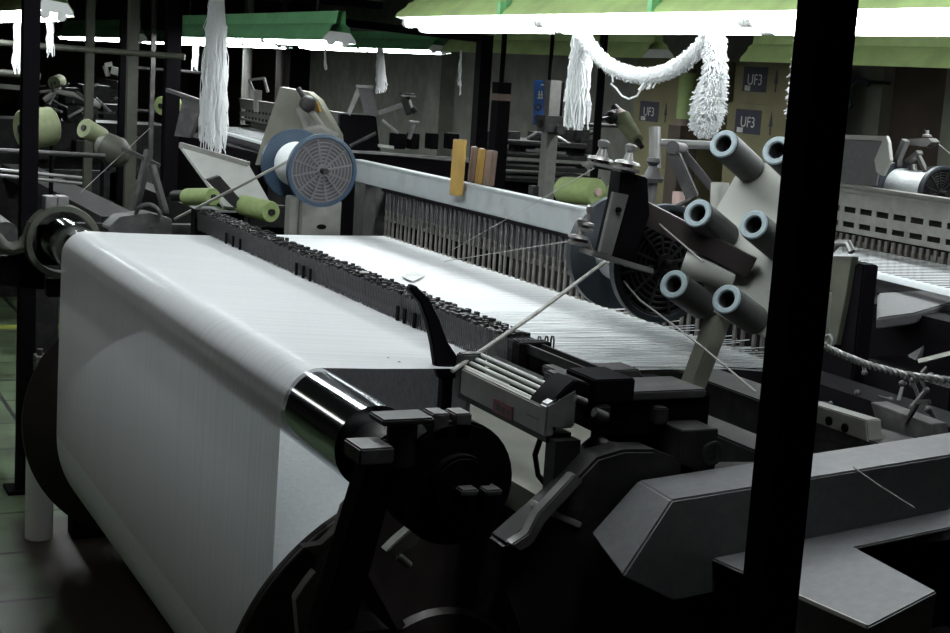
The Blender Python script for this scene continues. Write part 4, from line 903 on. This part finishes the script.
def fluffy(label, path, radii, n, seed):
    rnd = random.Random(seed); a = M(); path = [V(p) for p in path]; a.tube(path, [r*.8 for r in radii], 14)
    for k in range(n):
        t = rnd.random(); p = lerp(path, t); u = t*(len(radii)-1); i = min(int(u), len(radii)-2); r = radii[i]+(radii[i+1]-radii[i])*(u-i)
        an = rnd.uniform(0, 2*PI); d = V((math.cos(an), math.sin(an), rnd.uniform(-.5,.2))); q = p+d*r*.7; L_ = rnd.uniform(.25,.55)*r+.004
        a.tube([q, q+d*L_*.6+V((0,0,-.003)), q+d*L_+V((rnd.uniform(-.006,.006),rnd.uniform(-.006,.006),-.010))], .0019, 3)
    return tag(a.build('cotton_tassel','fluff'), label, 'cotton waste', 'white cotton waste hanks')
fluffy('bushy white fluffy tassel under the long lamp at the right end of the swag',[at(x,y,x=LX) for x,y in ((716,27),(715,48),(716,68),(712,86),(708,104),(706,120),(705,134))],[.022,.027,.028,.036,.043,.036,.012],2600,3)
fluffy('white fluff half hidden behind the thick black post',[at(x,y,x=LX-.02) for x,y in ((812,22),(810,50),(806,80),(803,110),(800,140))],[.03,.034,.036,.034,.015],1200,4)
tassel('cotton_tassel','white tassel under the lamp end before the grey wall',at(380,48,d=10.9),at(381,93,d=10.9),.02,.038,60,5,.004)
tassel('cotton_tassel','white tassel beside the black post in the top left corner',at(18,16,d=7.6),at(18,74,d=7.6),.02,.025,60,6,.004)
tassel('cotton_tassel','short white strand right of the left post at the top edge',at(49,-2,d=7.2),at(51,56,d=7.2),.006,.016,30,7,.003)
tassel('cotton_tassel','small white hank hanging between the olive post and left post',at(89,38,d=10.5),at(88,70,d=10.5),.02,.02,40,8,.005)
tassel('cotton_tassel','small white hank just left behind the largest tassel',at(196,37,d=10),at(195,70,d=10),.02,.02,40,9,.005)
tassel('cotton_tassel','thin white strand under the lamps right of the blue spool',at(325,48,d=10.5),at(325,70,d=10.5),.006,.008,10,10,.004)
tassel('cotton_tassel','thin white thread hanging by the black frame upright',at(461,50,d=9),at(459,96,d=9),.003,.008,6,11,.004)
# swag
rnd = random.Random(21)
sw = [at(px,py,x=LX-.01) for px, py in ((581,33),(588,44),(599,57),(613,68),(630,74),(648,76),(666,72),(683,63),(697,51),(708,38),(713,31))]
a = M(); a.tube(sw,[.019,.021,.022,.023,.023,.023,.022,.021,.021,.022,.019],14)
for k in range(2200):
    t = rnd.random(); p = lerp(sw,t); an = rnd.uniform(0,2*PI); d = V((math.cos(an),.3*rnd.uniform(-1,1),math.sin(an))); L_ = rnd.uniform(.002,.008)
    a.tube([p+d*.018, p+d*(.021+L_*.5)+V((0,rnd.uniform(-.01,.01),0)), p+d*(.021+L_)+V((0,rnd.uniform(-.008,.008),-.002))],.0013,3)
for k in range(10):
    p = lerp(sw,.5+rnd.uniform(-.06,.06)); a.tube([p,p+V((0,.01,-.03)),p+V((0,.02+rnd.uniform(0,.02),-.045))],.003,4)
tag(a.build('cotton_swag','fluff'),'white cotton rope swag sagging between two tassels under the long lamp','cotton waste')
a = M(); a.tube([at(px,py,x=LX-.02) for px, py in ((612,72),(613,82),(611,84),(616,88),(622,96),(629,99),(637,96),(643,86),(647,77))],.0035,6); tag(a.build('cotton_string','fluff'),'thin white string loop dangling under the middle of the swag','string')

# ------------------------------------------------------------------ world and look
w = bpy.data.worlds.new('world'); SC.world = w; w.use_nodes = True
w.node_tree.nodes['Background'].inputs[0].default_value = (.6,.65,.7,1); w.node_tree.nodes['Background'].inputs[1].default_value = .02
vs = SC.view_settings; vs.view_transform = 'Standard'; vs.look = 'None'; vs.exposure = 0; vs.gamma = 1; vs.use_curve_mapping = False
SC.cycles.max_bounces = 8; SC.cycles.transparent_max_bounces = 12; SC.cycles.use_denoising = True; SC.cycles.sample_clamp_indirect = 4
